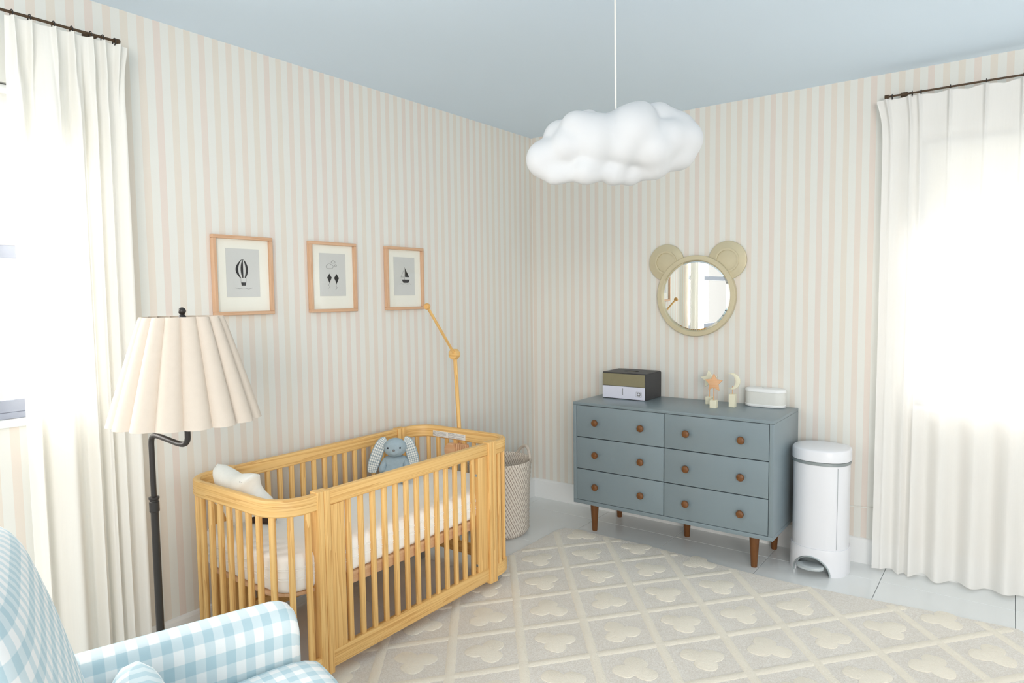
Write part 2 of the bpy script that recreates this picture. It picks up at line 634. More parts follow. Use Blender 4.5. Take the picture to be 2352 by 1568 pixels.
bbprof = [(0, 0), (.015, 0), (.015, .122), (.011, .132), (.004, .136), (0, .136)]
b = BM(); b.ring_surface([[(p[0], y, p[1]) for p in bbprof] for y in (-5, 0)], True, True, True)
struct(obj('baseboard_left', b.bm, M_white, smooth=0), 'white baseboard along the wall behind the crib')
b = BM(); b.ring_surface([[(x, -p[0], p[1]) for p in bbprof] for x in (0.0, 4.3)], True, True, True)
struct(obj('baseboard_right', b.bm, M_white, smooth=0), 'white baseboard along the wall behind the dresser')

def window(name, axis, a0, a1, z0, z1, label):
    """aluminium frame, two sashes with panes, white sill"""
    r = bpy.data.objects.new(name, None); C.objects.link(r)
    struct(r, label)
    def bx(bm, a, c, d0, d1, p, q, bev=.002):
        if axis == 'y':
            bm.box(((d0 + d1) / 2, (a + c) / 2, (p + q) / 2), (abs(d1 - d0), c - a, q - p), bev, 1)
        else:
            bm.box(((a + c) / 2, -(d0 + d1) / 2, (p + q) / 2), (c - a, abs(d1 - d0), q - p), bev, 1)
    f = BM()
    bx(f, a0, a1, -.09, -.03, z0, z0 + .022); bx(f, a0, a1, -.09, -.03, z1 - .03, z1)
    bx(f, a0, a0 + .03, -.09, -.03, z0, z1); bx(f, a1 - .03, a1, -.09, -.03, z0, z1)
    obj('window_frame', f.bm, M_alu, r, smooth=0)
    zm = z0 + (z1 - z0) * .503
    for (p, q, dd) in ((z0 + .022, zm + .025, -.045), (zm - .02, z1 - .03, -.07)):
        s = BM()
        for (aa, cc, pp, qq) in ((a0 + .03, a1 - .03, p, p + .045), (a0 + .03, a1 - .03, q - .045, q),
                                 (a0 + .03, a0 + .065, p, q), (a1 - .065, a1 - .03, p, q)):
            bx(s, aa, cc, dd - .012, dd + .012, pp, qq)
        so = obj('sash', s.bm, M_alu, r, smooth=0)
        gl = BM(); bx(gl, a0 + .06, a1 - .06, dd - .002, dd + .002, p + .04, q - .04, 0)
        obj('pane', gl.bm, M_glass, so, smooth=0)
    s = BM(); bx(s, a0 - .03, a1 + .03, -.03, .022, z0 - .022, z0, .003)
    obj('sill', s.bm, M_white, r, smooth=0)
    return r
window('window_1', 'y', -4.45, -2.93, 1.045, 2.19, 'aluminium sash window on the crib wall behind the gathered curtain')
window('window_2', 'x', 2.36, 3.75, .87, 2.2, 'sash window behind the sheer curtain beside the dresser')

def roller(name, axis, a0, a1, z0, z1, label):
    r = thing(name, label, 'blind', (0, 0, 0))
    y = (a0 + a1) / 2
    if axis == 'y':
        obj('blind_cloth', BM().box((-.018, y, (z0 + z1) / 2), (.0016, a1 - a0, z1 - z0)).bm, M_blind, r, smooth=0)
        obj('hem_bar', BM().box((-.018, y, z0), (.010, a1 - a0, .018), .003, 1).bm, M_white, r)
        obj('roller_tube', BM().cyl((-.018, a0, z1), (-.018, a1, z1), .0155).bm, M_white, r)
    else:
        obj('blind_cloth', BM().box((y, .018, (z0 + z1) / 2), (a1 - a0, .0016, z1 - z0)).bm, M_blind, r, smooth=0)
        obj('hem_bar', BM().box((y, .018, z0), (a1 - a0, .010, .018), .003, 1).bm, M_white, r)
        obj('roller_tube', BM().cyl((a0, .018, z1), (a1, .018, z1), .0155).bm, M_white, r)
roller('roller_blind', 'y', -4.42, -2.96, 1.93, 2.17, 'short white roller blind at the top of the left window')
roller('roller_blind', 'x', 2.385, 3.72, 1.735, 2.165, 'white roller blind glowing behind the right-hand sheer curtain')

# ------------------------------------------------------------ curtains
def curtain(name, label, axis, base, a0, a1, ztop, zbot, pleats, hooks_free, mat, edge_side, flare, folds, seed):
    """pleats: positions along the wall of the pinch pleats; folds(s): list of (position, weight) for the lower folds"""
    rnd = random.Random(seed)
    nu, nv = 420, 44
    uv_len = (a1 - a0) * 2
    pts = []
    def place(a, n, z):
        return (base + n, a, z) if axis == 'y' else (a, -(base + n), z)
    rings = []
    for j in range(nv + 1):
        t = j / nv
        tt = t ** 1.25
        z = ztop + (zbot - ztop) * tt
        row = []
        for i in range(nu + 1):
            s = i / nu
            a = a0 + (a1 - a0) * s
            # header pleats: narrow triple pinches
            pn = 0; dz = 0
            for p in pleats:
                d = abs(a - p)
                pn += .022 * math.exp(-(d / .009) ** 2) * (0.45 + .55 * math.cos(d / .0045))
            near = min(abs(a - p) for p in pleats)
            span = .07
            sag = -.012 * min(1, near / span) ** 2
            wtop = math.exp(-(max(0, tt - .035) / .03) ** 2) if tt > .035 else 1.0
            # lower folds: one soft column under every pleat and smaller ones between
            fo = folds(a, tt)
            grow = min(1, tt / .12)
            n = pn * wtop * (1.0 if tt < .09 else 0) + pn * .5 * (1 - wtop) * math.exp(-tt / .25) + fo * grow
            zz = z + (sag * (1 - min(1, tt / .05)) if tt < .05 else 0)
            if tt > .985:
                zz += .006 * math.sin(a * 37) * 1
            aa = a
            if edge_side:
                e = (a - a0) / (a1 - a0) if edge_side < 0 else (a1 - a) / (a1 - a0)
                k = max(0, 1 - e * 7)
                aa += -edge_side * -1 * flare * k * math.exp(-(tt / .035) ** 1.4) if tt < .2 else 0
            row.append(place(aa, n, zz))
        rings.append(row)
    b = BM()
    b.ring_surface(rings, False, uvs=lambda q, w: (w / nu * uv_len, q / nv * (ztop - zbot)))
    bm = b.bm
    o = obj(name, bm, mat, None, smooth=180)
    sm = o.modifiers.new('thick', 'SOLIDIFY'); sm.thickness = .0012
    o.modifiers.remove(sm)
    tag(o, label, 'curtain')
    # header tape: a doubled strip across the top
    hb = BM()
    hr = [[(Vector(p) + (Vector((-.0025, 0, 0)) if axis == 'y' else Vector((0, .0025, 0)))) for p in r] for r in rings[:7]]
    hb.ring_surface(hr, False, uvs=lambda q, w: (w / nu * uv_len, q / nv * 2.4))
    ho = obj('heading_tape', hb.bm, mat, o, smooth=180)
    return o

def foldL(a, t):
    x = (a + 3.14) / .41
    ph = 2 * PI * 6.2 * (x + .07 * math.sin(9 * x))
    amp = .021 + .008 * math.sin(5 * x)
    return amp * (math.sin(ph + .5 * math.sin(3 * t)) + .25 * math.sin(2.3 * ph + 1))
plL = [-2.775, -2.815, -2.855, -2.915, -2.97, -3.04, -3.09]
curtain('sheer_curtain', 'white sheer curtain gathered beside the floor lamp on the crib wall', 'y', .085, -3.110, -2.752, 2.385, .012, plL, None, M_cur, 1, .022, foldL, 3)
hooksR = [2.237, 2.323, 2.36, 2.48, 2.62, 2.758, 2.90, 3.04, 3.18, 3.32, 3.46, 3.60]
def foldR(a, t):
    # pleat columns: distance from the nearest two pleats warped to a sine
    for k in range(len(hooksR) - 1):
        if hooksR[k] <= a <= hooksR[k + 1]:
            f = (a - hooksR[k]) / (hooksR[k + 1] - hooksR[k])
            w = min(1, (hooksR[k + 1] - hooksR[k]) / .12)
            break
    else:
        f = 0; w = .6
    return (.007 + .029 * t ** 2.2) * w * math.cos(2 * PI * f) + .004 * math.sin(a * 47 + 2 * t)
curtain('sheer_curtain', 'wide white sheer curtain across the right-hand window beside the white bin', 'x', .065, 2.2, 3.66, 2.405, .012, hooksR, None, M_curR, -1, .03, foldR, 5)

def rod(label, axis, d, a0, a1, z, hooks, group):
    mid = (a0 + a1) / 2
    loc = (d, mid, z) if axis == 'y' else (mid, -d, z)
    r = thing('curtain_rod', label, 'curtain rod', loc, 0 if axis == 'x' else PI / 2, group)
    L = (a1 - a0) / 2
    sgn = 1
    obj('rod_bar', BM().cyl((-L, 0, 0), (L, 0, 0), .0048).bm, M_brass, r)
    for s in (-1, 1):
        obj('end_cap', BM().cyl((s * L, 0, 0), (s * (L + .018), 0, 0), .0095).bm, M_brass, r)
    for h in hooks:
        if axis == 'y':
            x = h - mid
        else:
            x = h - mid
        rr = BM()
        rr.tube([(x, .0125 * math.cos(q * PI / 8), .0125 * math.sin(q * PI / 8) - .004) for q in range(17)], .002, 6, False)
        obj('curtain_ring', rr.bm, M_black, r)
    for s in (-1, 1):
        bb = BM()
        bb.box((s * (L - .06), (d / 2) if axis == 'x' else d / 2, 0), (.012, d, .012), .002, 1)
        bb.box((s * (L - .06), d - .003, 0), (.03, .006, .05), .002, 1)
        obj('wall_bracket', bb.bm, M_brass, r)
    return r
rod('slim bronze curtain rod above the gathered curtain on the crib wall', 'y', .085, -4.6, -2.775, 2.398, plL + [-3.16, -3.3], None)
rod('slim bronze curtain rod above the wide sheer curtain by the dresser', 'x', .065, 2.222, 3.75, 2.418, hooksR, None)

# ------------------------------------------------------------ rug
RX0, RX1, RY0, RY1 = .545, 2.86, -3.7, -.455
rug = thing('area_rug', 'cream and beige area rug with raised diamond lattice and clover motifs', 'rug', ((RX0 + RX1) / 2, (RY0 + RY1) / 2, 0))
rl = Vector(rug.location)
def edge_w(x, y, side):
    return .012 * noise.noise(Vector((x * 2.3, y * 2.3, side * 7.7)))
n = 60
out = []
def smoothcorner(pts, r): return pts
def rug_outline():
    o = []
    for k in range(n): # top edge left->right
        x = RX0 + .09 + (RX1 - RX0 - .14) * k / (n - 1)
        o.append((x, RY1 - .055 * math.exp(-((x - 1.85) / .55) ** 2) + .035 * max(0, (x - 2.3)) + edge_w(x, 0, 1)))
    o.append((RX1 - .02, RY1 - .03))
    for k in range(n):
        y = RY1 - .09 + (RY0 - RY1 + .14) * k / (n - 1)
        o.append((RX1 + edge_w(0, y, 2), y))
    for k in range(n):
        x = RX1 - .05 + (RX0 - RX1 + .1) * k / (n - 1)
        o.append((x, RY0 + edge_w(x, 0, 3)))
    for k in range(n):
        y = RY0 + .05 + (RY1 - RY0 - .14) * k / (n - 1)
        o.append((RX0 + edge_w(0, y, 4), y))
    o.append((RX0 + .022, RY1 - .03))
    return o
ro = [(x - rl.x, y - rl.y) for x, y in rug_outline()]
b = BM(); b.prism(ro, .011, Matrix.Translation((0, 0, .001)), 0)
obj('rug_pile', b.bm, M_rug, rug, smooth=30)
# fringe along the edges: short tufts, far too many to count
b = BM()
rr = random.Random(4)
for k in range(len(ro)):
    a, c = Vector(ro[k]), Vector(ro[(k + 1) % len(ro)])
    t = c - a
    if t.length < 1e-6: continue
    nn = Vector((t.y, -t.x)).normalized()
    if nn.dot(a) < 0: nn = -nn
    cnt = max(1, int(t.length / .006))
    for q in range(cnt):
        p = a + t * ((q + rr.random()) / cnt)
        e = p + nn * rr.uniform(.004, .013) + t.normalized() * rr.uniform(-.004, .004)
        b.tube([(p.x, p.y, .008), (e.x, e.y, .004)], [.0022, .0014], 4, True)
fo = obj('fringe', b.bm, M_rug, rug, smooth=180)
fo['kind'] = 'stuff'
# lattice bands
O = Vector((1.077, -1.666)); E1 = Vector((.1835, .2265)); E2 = Vector((.1835, -.2265))
def inside(p, mg=0.0):
    return RX0 + .012 + mg < p.x < RX1 - .012 - mg and RY0 + .012 + mg < p.y < RY1 - .014 - .055 * math.exp(-((p.x - 1.85) / .55) ** 2) + .035 * max(0, p.x - 2.3) - mg
def band(dirv, off, dz=0.0):
    """one raised band along dirv through O+off, broken into pieces inside the rug"""
    d = dirv.normalized(); nrm = Vector((-d.y, d.x))
    w = .0195
    run = []
    segs = []
    for k in range(-300, 301):
        p = O + off + d * (k * .015)
        if inside(p):
            run.append(p)
        else:
            if len(run) > 3: segs.append(run)
            run = []
    for run in segs:
        b = BM()
        rings = []
        for i, p in enumerate(run):
            wob = .0022 * noise.noise(Vector((p.x * 40, p.y * 40, 3)))
            ww = w + .0018 * noise.noise(Vector((p.x * 60, p.y * 60, 9)))
            q = p + nrm * wob
            z0, z1 = .0095, .0138 + dz
            prof = [(-ww, z0), (-ww, z1 - .0018), (-ww * .85, z1), (ww * .85, z1), (ww, z1 - .0018), (ww, z0)]
            rings.append([(q.x + nrm.x * a - rl.x, q.y + nrm.y * a - rl.y, z) for a, z in prof])
        b.ring_surface(rings, True, True, True)
        obj('lattice_band', b.bm, M_rugcream, rug, smooth=50)
for k in range(-9, 10):
    band(E1, E2 * k)
for k in range(-9, 10):
    band(E2, E1 * k, .0005)
# clover motifs (three equal lobes)
mot = None
rr = random.Random(11)
def clover():
    pts = []
    R, r = .044, .043
    for k in range(60):
        a = 2 * PI * k / 60
        best = .03
        for q in range(3):
            ca = 2 * PI * q / 3 + PI / 2
            # ray from the origin to the lobe circle
            dcos = math.cos(a - ca) * R
            disc = dcos * dcos - (R * R - r * r)
            if disc > 0 and dcos + math.sqrt(disc) > best:
                best = dcos + math.sqrt(disc)
        best *= 1 + .03 * math.sin(7 * a)
        pts.append((best * math.cos(a), best * math.sin(a)))
    return pts
cm = BM().prism(clover(), .0036, Matrix.Translation((0, 0, .0105)), .0018)
for i in range(-12, 13):
    for j in range(-12, 13):
        p = O + E1 * (i + .5) + E2 * (j + .5)
        if not inside(p, .03):
            continue
        if mot is None:
            mo = obj('clover_motif', cm.bm, M_rugcream, rug, smooth=50); mot = mo.data
        else:
            mo = bpy.data.objects.new('clover_motif', mot); C.objects.link(mo); mo.parent = rug
        mo.location = (p.x - rl.x, p.y - rl.y, 0)
        mo.rotation_euler = (0, 0, rr.choice((0, PI / 2, PI, -PI / 2)) + rr.uniform(-.15, .15))
        mo.scale = (1, 1.08, 1)

# ------------------------------------------------------------ crib
crib = thing('crib', 'golden pine slatted crib with rounded ends against the striped wall', 'crib', (.415, -1.919, 0))
HX, HY = .33, .69
R_ = .13
th = .028
def end_path(s, inset=0.0, seg=10):
    """outer centre line of a U shaped end, from the front post round to the back post"""
    hx, hy = HX - th / 2 - inset, HY - th / 2 - inset
    r = R_ - th / 2
    p = [(hx, s * .50)]
    for k in range(seg + 1):
        a = PI / 2 * k / seg
        p.append((hx - r + r * math.cos(a), s * (hy - r + r * math.sin(a))))
    for k in range(seg + 1):
        a = PI / 2 + PI / 2 * k / seg
        p.append((-hx + r + r * math.cos(a), s * (hy - r + r * math.sin(a))))
    p.append((-hx, s * .50))
    return p
def rail_prof(z0, z1, t=th, e=.006):
    h = t / 2
    return [(-h, z0 + e), (-h + e, z0), (h - e, z0), (h, z0 + e), (h, z1 - e), (h - e * .5, z1 - e * .3), (h - e, z1), (-h + e, z1), (-h + e * .5, z1 - e * .3), (-h, z1 - e)]
slat_me = {}
def slat(x, y, z0, z1, rz=0, w=.0225, d=.019):
    key = (round(z0, 3), round(z1, 3))
    if key not in slat_me:
        o = obj('slat', BM().box((0, 0, (z0 + z1) / 2), (d, w, z1 - z0), .006, 3, 2).bm, M_pine, crib)
        slat_me[key] = o.data
    else:
        o = bpy.data.objects.new('slat', slat_me[key]); C.objects.link(o); o.parent = crib
    o.location = (x, y, 0)
    o.rotation_euler = (0, 0, rz)
    return o
ZT, ZB = .742, .062
for s in (-1, 1):
    path = end_path(s)
    if s > 0:
        path = path[::-1]
    obj('end_top_rail', BM().sweep(path, rail_prof(ZT - .064, ZT)).bm, M_pine, crib)
    obj('end_bottom_rail', BM().sweep(path, rail_prof(ZB, ZB + .062)).bm, M_pine, crib)
    # slats round the U at equal steps
    P = [Vector(p) for p in end_path(s)]
    cum = [0]
    for a, c in zip(P, P[1:]):
        cum.append(cum[-1] + (c - a).length)
    tot = cum[-1]
    cnt = 13
    for k in range(cnt):
        d = .060 + (tot - .12) * k / (cnt - 1)
        for i in range(len(P) - 1):
            if cum[i] <= d <= cum[i + 1]:
                f = (d - cum[i]) / (cum[i + 1] - cum[i])
                q = P[i].lerp(P[i + 1], f); t = (P[i + 1] - P[i]).normalized()
                break
        slat(q.x, q.y, ZB + .05, ZT - .055, math.atan2(t.y, t.x) - PI / 2)
for sx in (-1, 1):
    for sy in (-1, 1):
        b = BM()
        b.box((sx * (HX - .020), sy * .513, (.045 + .747) / 2), (.046, .028, .702), .003, 2, 2)
        obj('post', b.bm, M_pine, crib)
        b = BM()
        b.box((sx * (HX - .019), sy * .484, (.047 + .746) / 2), (.044, .027, .699), .003, 2, 2)
        obj('gate_stile', b.bm, M_pine, crib)
        b = BM()
        b.box((sx * (HX - .021), sy * .434, (ZB + .06 + ZT - .058) / 2), (.026, .072, ZT - .058 - ZB - .06), .003, 2, 2)
        for zz in (.16, .60):
            b.cyl((sx * (HX - .021), sy * .3985, zz), (sx * (HX - .021), sy * .395, zz), .007, seg=10, mi=1)
        obj('wide_stile', b.bm, [M_pine, M_chrome], crib)
    b = BM(); b.box((sx * (HX - .019), 0, ZT - .0285), (.030, .942, .057), .006, 3, 1)
    obj('gate_top_rail', b.bm, M_pine, crib)
    b = BM(); b.box((sx * (HX - .019), 0, ZB + .033), (.028, .942, .066), .005, 2, 1)
    obj('gate_bottom_rail', b.bm, M_pine, crib)
    for k in range(13):
        slat(sx * (HX - .021), -.372 + k * .0617, ZB + .05, ZT - .045)
# mattress support board and its side bearers
b = BM(); b.prism(rrect(.60, 1.30, .13, 10), .014, Matrix.Translation((0, 0, .371)), .003)
obj('mattress_board', b.bm, M_ply, crib)
for sx in (-1, 1):
    b = BM(); b.box((sx * .2865, 0, .360), (.020, .90, .046), .002, 1, 1)
    obj('board_bearer', b.bm, M_ply, crib)
for sx in (-1, 1):
    for sy in (-1, 1):
        cst = BM()
        wz = .0125 if sx > 0 else 0
        cst.cyl((sx * .268, sy * .60, .066), (sx * .268, sy * .60, .040), .006)
        cst.box((sx * .268, sy * .60, .044), (.028, .020, .008), .002, 1)
        c0 = obj('caster', cst.bm, M_chrome, crib)
        for q in (-1, 1):
            obj('wheel', BM().cyl((sx * .268 + q * .006, sy * .605, .0215 + wz), (sx * .268 + q * .014, sy * .605, .0215 + wz), .0205, seg=24).bm, M_wheel, c0)
# warning label on the inside of the far end rail
def text_mesh(name, txt, size, mat, parent, M, depth=.0004):
    cu = bpy.data.curves.new(name, 'FONT')
    cu.body = txt; cu.size = size; cu.extrude = depth
    cu.resolution_u = 2
    to = bpy.data.objects.new('tmp_text', cu); C.objects.link(to)
    bpy.context.view_layer.update()
    me = bpy.data.meshes.new_from_object(to.evaluated_get(bpy.context.evaluated_depsgraph_get()))
    bpy.data.objects.remove(to); bpy.data.curves.remove(cu)
    me.transform(M)
    me.name = name
    return link(name, me, parent, mat)
yl = HY - th - .0008
lb = obj('warning_label', BM().box((-.106, yl, .7), (.248, .001, .031)).bm, M_label, crib, smooth=0)
lb['label'] = 'white printed warning label on the crib rail'
RM = Matrix.Rotation(PI / 2, 4, 'X')   # text plane facing -y
def lt(txt, x, z, size, mat=M_ink):
    text_mesh('lettering', txt, size, mat, lb, Matrix.Translation((x, yl - .0006, z)) @ RM, .0002)
lt('WARNING:', -.226, .7085, .0062); lt('WARNING:', -.226, .693, .0062)
lt('MISE EN GARDE', -.104, .7085, .0062); lt('MISE EN GARDE', -.104, .690, .0062)
b = BM()
for (x0, x1, z) in ((-.19, -.112, .710), (-.226, -.118, .7045), (-.226, -.118, .7005), (-.19, -.118, .695), (-.226, -.13, .689),
                    (-.05, .012, .7105), (-.104, .012, .7045), (-.104, .008, .7000), (-.05, .012, .6925), (-.104, 0, .6865)):
    b.box(((x0 + x1) / 2, yl - .0006, z), (x1 - x0, .0003, .0012))
obj('fine_print', b.bm, M_greyink, lb, smooth=0)

# mobile arm clamped to the far end
mob = thing('mobile_arm', 'wooden mobile arm rising from the far end of the crib', 'mobile arm', (.345, -1.2, 0))
def ml(x, y, z): return (x - .345, y + 1.2, z)
octo = lambda r: [(r * math.cos(PI / 8 + k * PI / 4), r * math.sin(PI / 8 + k * PI / 4)) for k in range(8)]
def plate(r, a, d, M0, bev=.003):
    return BM().prism(octo(r), d, M0, bev)
RYm = Matrix.Rotation(PI / 2, 4, 'X')
b = BM()
b.tube([ml(.362, -1.212, .56), ml(.352, -1.212, .72), ml(.335, -1.218, 1.125)], [.0115, .0115, .0105], 8)
obj('upright', b.bm, M_pine, mob)
b = BM(); b.prism(octo(.030), .034, Matrix.Translation(ml(.334, -1.205, 1.14)) @ RYm, .004)
obj('elbow_joint', b.bm, M_pine, mob)
b = BM(); b.tube([ml(.336, -1.225, 1.142), ml(.39, -1.38, 1.27), ml(.444, -1.537, 1.40)], [.0078, .0078, .0072], 10)
obj('upper_arm', b.bm, M_pine, mob)
b = BM(); b.sphere(ml(.445, -1.541, 1.404), .0165, 16, 10)
b.cyl(ml(.445, -1.541, 1.402), ml(.452, -1.556, 1.402), .0105, seg=12)
obj('end_knob', b.bm, M_pine, mob)
b = BM(); b.prism(octo(.040), .035, Matrix.Translation(ml(.352, -1.262, .628)) @ RYm, .004)
b.prism(octo(.030), .016, Matrix.Translation(ml(.352, -1.254, .628)) @ RYm, .003)
obj('clamp_knob', b.bm, M_toywood, mob)
b = BM()
for k in range(6):
    b.box(ml(.392 + .012 * k, -1.270, .632), (.0095, .026, .072), .003, 1, 2)
b.box(ml(.424, -1.264, .632), (.07, .014, .066), .002, 1, 2)
b.box(ml(.375, -1.226, .61), (.06, .012, .10), .003, 1, 2)
obj('clamp_block', b.bm, M_toywood, mob)

# mattress
mat_ = thing('crib_mattress', 'white quilted mattress lying inside the pine crib', 'mattress', (.415, -1.919, .385))
def rounded_slab(w, l, r, h, e, seg=10, es=4):
    rings = []
    for k in range(es + 1):
        a = PI / 2 * k / es
        ins = e * (1 - math.sin(a)); z = e * (1 - math.cos(a))
        rings.append([(p[0], p[1], z) for p in rrect(w - 2 * ins, l - 2 * ins, r - ins, seg)])
    for k in range(es + 1):
        a = PI / 2 * k / es
        ins = e * (1 - math.cos(a)); z = h - e + e * math.sin(a)
        rings.append([(p[0], p[1], z) for p in rrect(w - 2 * ins, l - 2 * ins, r - ins, seg)])
    return rings
def slab_mesh(w, l, r, h, e, crown=0, nx=24, seg=10):
    b = BM()
    rg = rounded_slab(w, l, r, h, e, seg)
    b.ring_surface(rg, True, True, False)
    # crowned top as concentric rings
    last = rg[-1]
    tops = [last]
    for k in range(1, 7):
        f = 1 - k / 6.5
        tops.append([(p[0] * f, p[1] * f, h + crown * (1 - f * f)) for p in last])
    b.ring_surface(tops, True, False, True)
    bmesh.ops.remove_doubles(b.bm, verts=b.bm.verts, dist=1e-5)
    return b
obj('mattress_body', slab_mesh(.605, 1.30, .10, .140, .026, .004).bm, M_matt, mat_, 60)
for zz in (.052, .062, .088, .095):
    b = BM()
    pr = rrect(.607, 1.302, .101, 10)
    b.sweep(pr, [(.0022 * math.cos(q * PI / 4), zz + .0022 * math.sin(q * PI / 4)) for q in range(8)], True)
    obj('piping', b.bm, M_matt, mat_)

# ------------------------------------------------------------ dresser
DX0, DX1, DYF, DYB, DZ0, DZ1 = .636, 1.811, -.493, -.02, .192, .8095
dr = thing('dresser', 'blue grey six drawer dresser with round walnut knobs and tapered legs', 'dresser', ((DX0 + DX1) / 2, (DYF + DYB) / 2, 0))
dc = Vector(dr.location)
def dl(x, y, z): return (x - dc.x, y - dc.y, z)
def dbox(x0, x1, y0, y1, z0, z1, bev=.0015, bmx=None):
    b = bmx or BM()
    return b.box(dl((x0 + x1) / 2, (y0 + y1) / 2, (z0 + z1) / 2), (x1 - x0, y1 - y0, z1 - z0), bev, 2)
obj('top_panel', dbox(DX0, DX1, DYF, DYB, DZ1 - .0165, DZ1).bm, M_dresser, dr)
obj('bottom_panel', dbox(DX0 + .0, DX1, DYF, DYB, DZ0, DZ0 + .022).bm, M_dresser, dr)
obj('side_panel', dbox(DX0, DX0 + .022, DYF, DYB, DZ0 + .0225, DZ1 - .017).bm, M_dresser, dr)
obj('side_panel', dbox(DX1 - .022, DX1, DYF, DYB, DZ0 + .0225, DZ1 - .017).bm, M_dresser, dr)
obj('back_panel', dbox(DX0 + .02, DX1 - .02, DYB - .012, DYB - .002, DZ0 + .02, DZ1 - .015, 0).bm, M_dresser, dr)
obj('gap_shade_sheet', dbox(DX0 + .02, DX1 - .02, DYF + .022, DYF + .04, DZ0 + .02, DZ1 - .015, 0).bm, M_gap, dr)  # dark sheet behind the fronts, paints the shade in the gaps
gx = .0024
zs = [DZ0 + .0225, .4065, .600, DZ1 - .0170]
xs = [DX0 + .0225, 1.2215, DX1 - .0225]
for r in range(3):
    for c in range(2):
        x0, x1, z0, z1 = xs[c] + gx, xs[c + 1] - gx, zs[r] + gx, zs[r + 1] - gx
        d = obj('drawer', dbox(x0, x1, DYF + .001, DYF + .021, z0, z1, .001).bm, M_dresser, dr)
        for kx in ((.794, 1.088) if c == 0 else (1.355, 1.651)):
            kz = (z0 + z1) / 2
            k = BM()
            k.lathe([(.006, 0), (.006, .010), (.0140, .012), (.0192, .017), (.0206, .0225), (.0182, .029), (.0115, .0325), (.005, .0335), (0.0001, .0336)], (0, 0, 0), 24)
            k.bm.transform(Matrix.Translation(dl(kx, DYF + .001, kz)) @ Matrix.Rotation(PI / 2, 4, 'X'))
            obj('knob', k.bm, M_walnut, d)
for lx, ly in ((.721, -.385), (1.689, -.387), (.727, -.07), (1.705, -.07), (1.225, -.16)):
    b = BM()
    b.lathe([(.0145, 0), (.016, .004), (.0275, .19), (.0275, .193)], (0, 0, 0), 20)
    b.bm.transform(Matrix.Translation(dl(lx, ly, 0)))
    obj('leg', b.bm, M_walnut, dr)

# things on the dresser top
TZ = DZ1
bx = thing('storage_box', 'charcoal lidded box with olive and white front panels on the dresser', 'box', (.853, -.145, TZ))
def blk(x0, x1, y0, y1, z0, z1, bev=.0015): return BM().box(((x0 + x1) / 2, (y0 + y1) / 2, (z0 + z1) / 2), (x1 - x0, y1 - y0, z1 - z0), bev, 1)
b = blk(-.145, .145, -.112, .115, 0, .1575)
obj('box_body', b.bm, M_boxdark, bx)
# top with an oval hand hole
b = BM()
ov = [(.052 * math.cos(q), .030 * math.sin(q) - .005) for q in [2 * PI * k / 40 for k in range(40)]]
outer = []
for k in range(40):
    a = 2 * PI * k / 40
    cx, cy = math.cos(a), math.sin(a)
    sc = min(.1455 / abs(cx) if abs(cx) > 1e-6 else 9, .114 / abs(cy) if abs(cy) > 1e-6 else 9)
    outer.append((cx * sc, cy * sc))
for q in (0, 1):
    pass
rings = [[(p[0], p[1], .1575) for p in outer], [(p[0], p[1], .1635) for p in outer], [(p[0], p[1], .1635) for p in ov], [(p[0], p[1], .1575) for p in ov]]
b.ring_surface(rings, True)
obj('lid', b.bm, M_boxdark, bx, 30)
b = BM(); b.prism(ov, .0005, Matrix.Translation((0, 0, .1577)))
obj('lid_recess', b.bm, M_boxolive, bx)
obj('olive_panel', blk(-.1425, .1425, -.1165, -.1115, .0815, .157).bm, M_boxolive, bx)['label'] = 'olive gold upper front panel'
wp = obj('white_panel', blk(-.1425, .1425, -.1165, -.1115, .004, .0795).bm, M_boxwhite, bx)
wp['label'] = 'white lower front panel with small grey emblem'
b = BM(); b.box((-.005, -.1168, .048), (.0035, .0006, .040))
for k in range(6):
    b.box((-.005 + .003, -.1168, .032 + k * .0065), (.004, .0006, .0022))
b.box((.103, -.1168, .052), (.03, .0006, .0012)); b.box((.103, -.1168, .022), (.036, .0006, .0012))
b.box((.0865, -.1168, .037), (.0012, .0006, .03)); b.box((.1215, -.1168, .037), (.0012, .0006, .03))
b.prism([(x + .104, y + .038) for x, y in rrect(.022, .022, .006, 4)], .0008, Matrix.Translation((0, -.1164, 0)) @ RM)
obj('printed_emblem', b.bm, M_greyink, wp, smooth=0)
b = BM(); b.prism([(x + .104, y + .038) for x, y in rrect(.013, .012, .004, 4)], .0006, Matrix.Translation((0, -.1171, 0)) @ RM)
obj('emblem_centre', b.bm, M_boxwhite, wp, smooth=0)

def star(ro, ri, n=5, rot=PI / 2):
    return [((ro if k % 2 == 0 else ri) * math.cos(rot + k * PI / n), (ro if k % 2 == 0 else ri) * math.sin(rot + k * PI / n)) for k in range(2 * n)]
def toy(name, label, loc, bw, bh, bd, stick_h, shape, mat_top, mat_block, dz, rz=0, grp='toys on sticks standing on the dresser'):
    t = thing(name, label, 'ornament', loc, rz, None)
    obj('block', BM().box((0, 0, bh / 2), (bw, bd, bh), .0015, 1).bm, mat_block, t)
    obj('stick', BM().cyl((0, 0, bh - .002), (0, 0, stick_h + .012), .003, seg=10).bm, M_toywood, t)
    b = BM(); b.prism(shape, .013, Matrix.Translation((0, .0065, stick_h + dz)) @ RM, .0015)
    obj('figure', b.bm, mat_top, t)
    return t
RZ = .37
toy('star_ornament', 'natural wood star on a short cream block, front of the two stars', (1.418, -.262, TZ), .036, .044, .036, .105, star(.052, .027), M_toywood, M_cream, .036, .0)
toy('star_ornament', 'cream star on a block half hidden behind the wooden star', (1.352, -.150, TZ), .036, .044, .036, .105, star(.054, .027, rot=PI / 2 + .1), M_cream, M_cream, .040, .0)
moon = []
for k in range(25):
    a = -PI * .62 + PI * 1.24 * k / 24
    moon.append((.046 * math.cos(a) - .004, .046 * math.sin(a)))
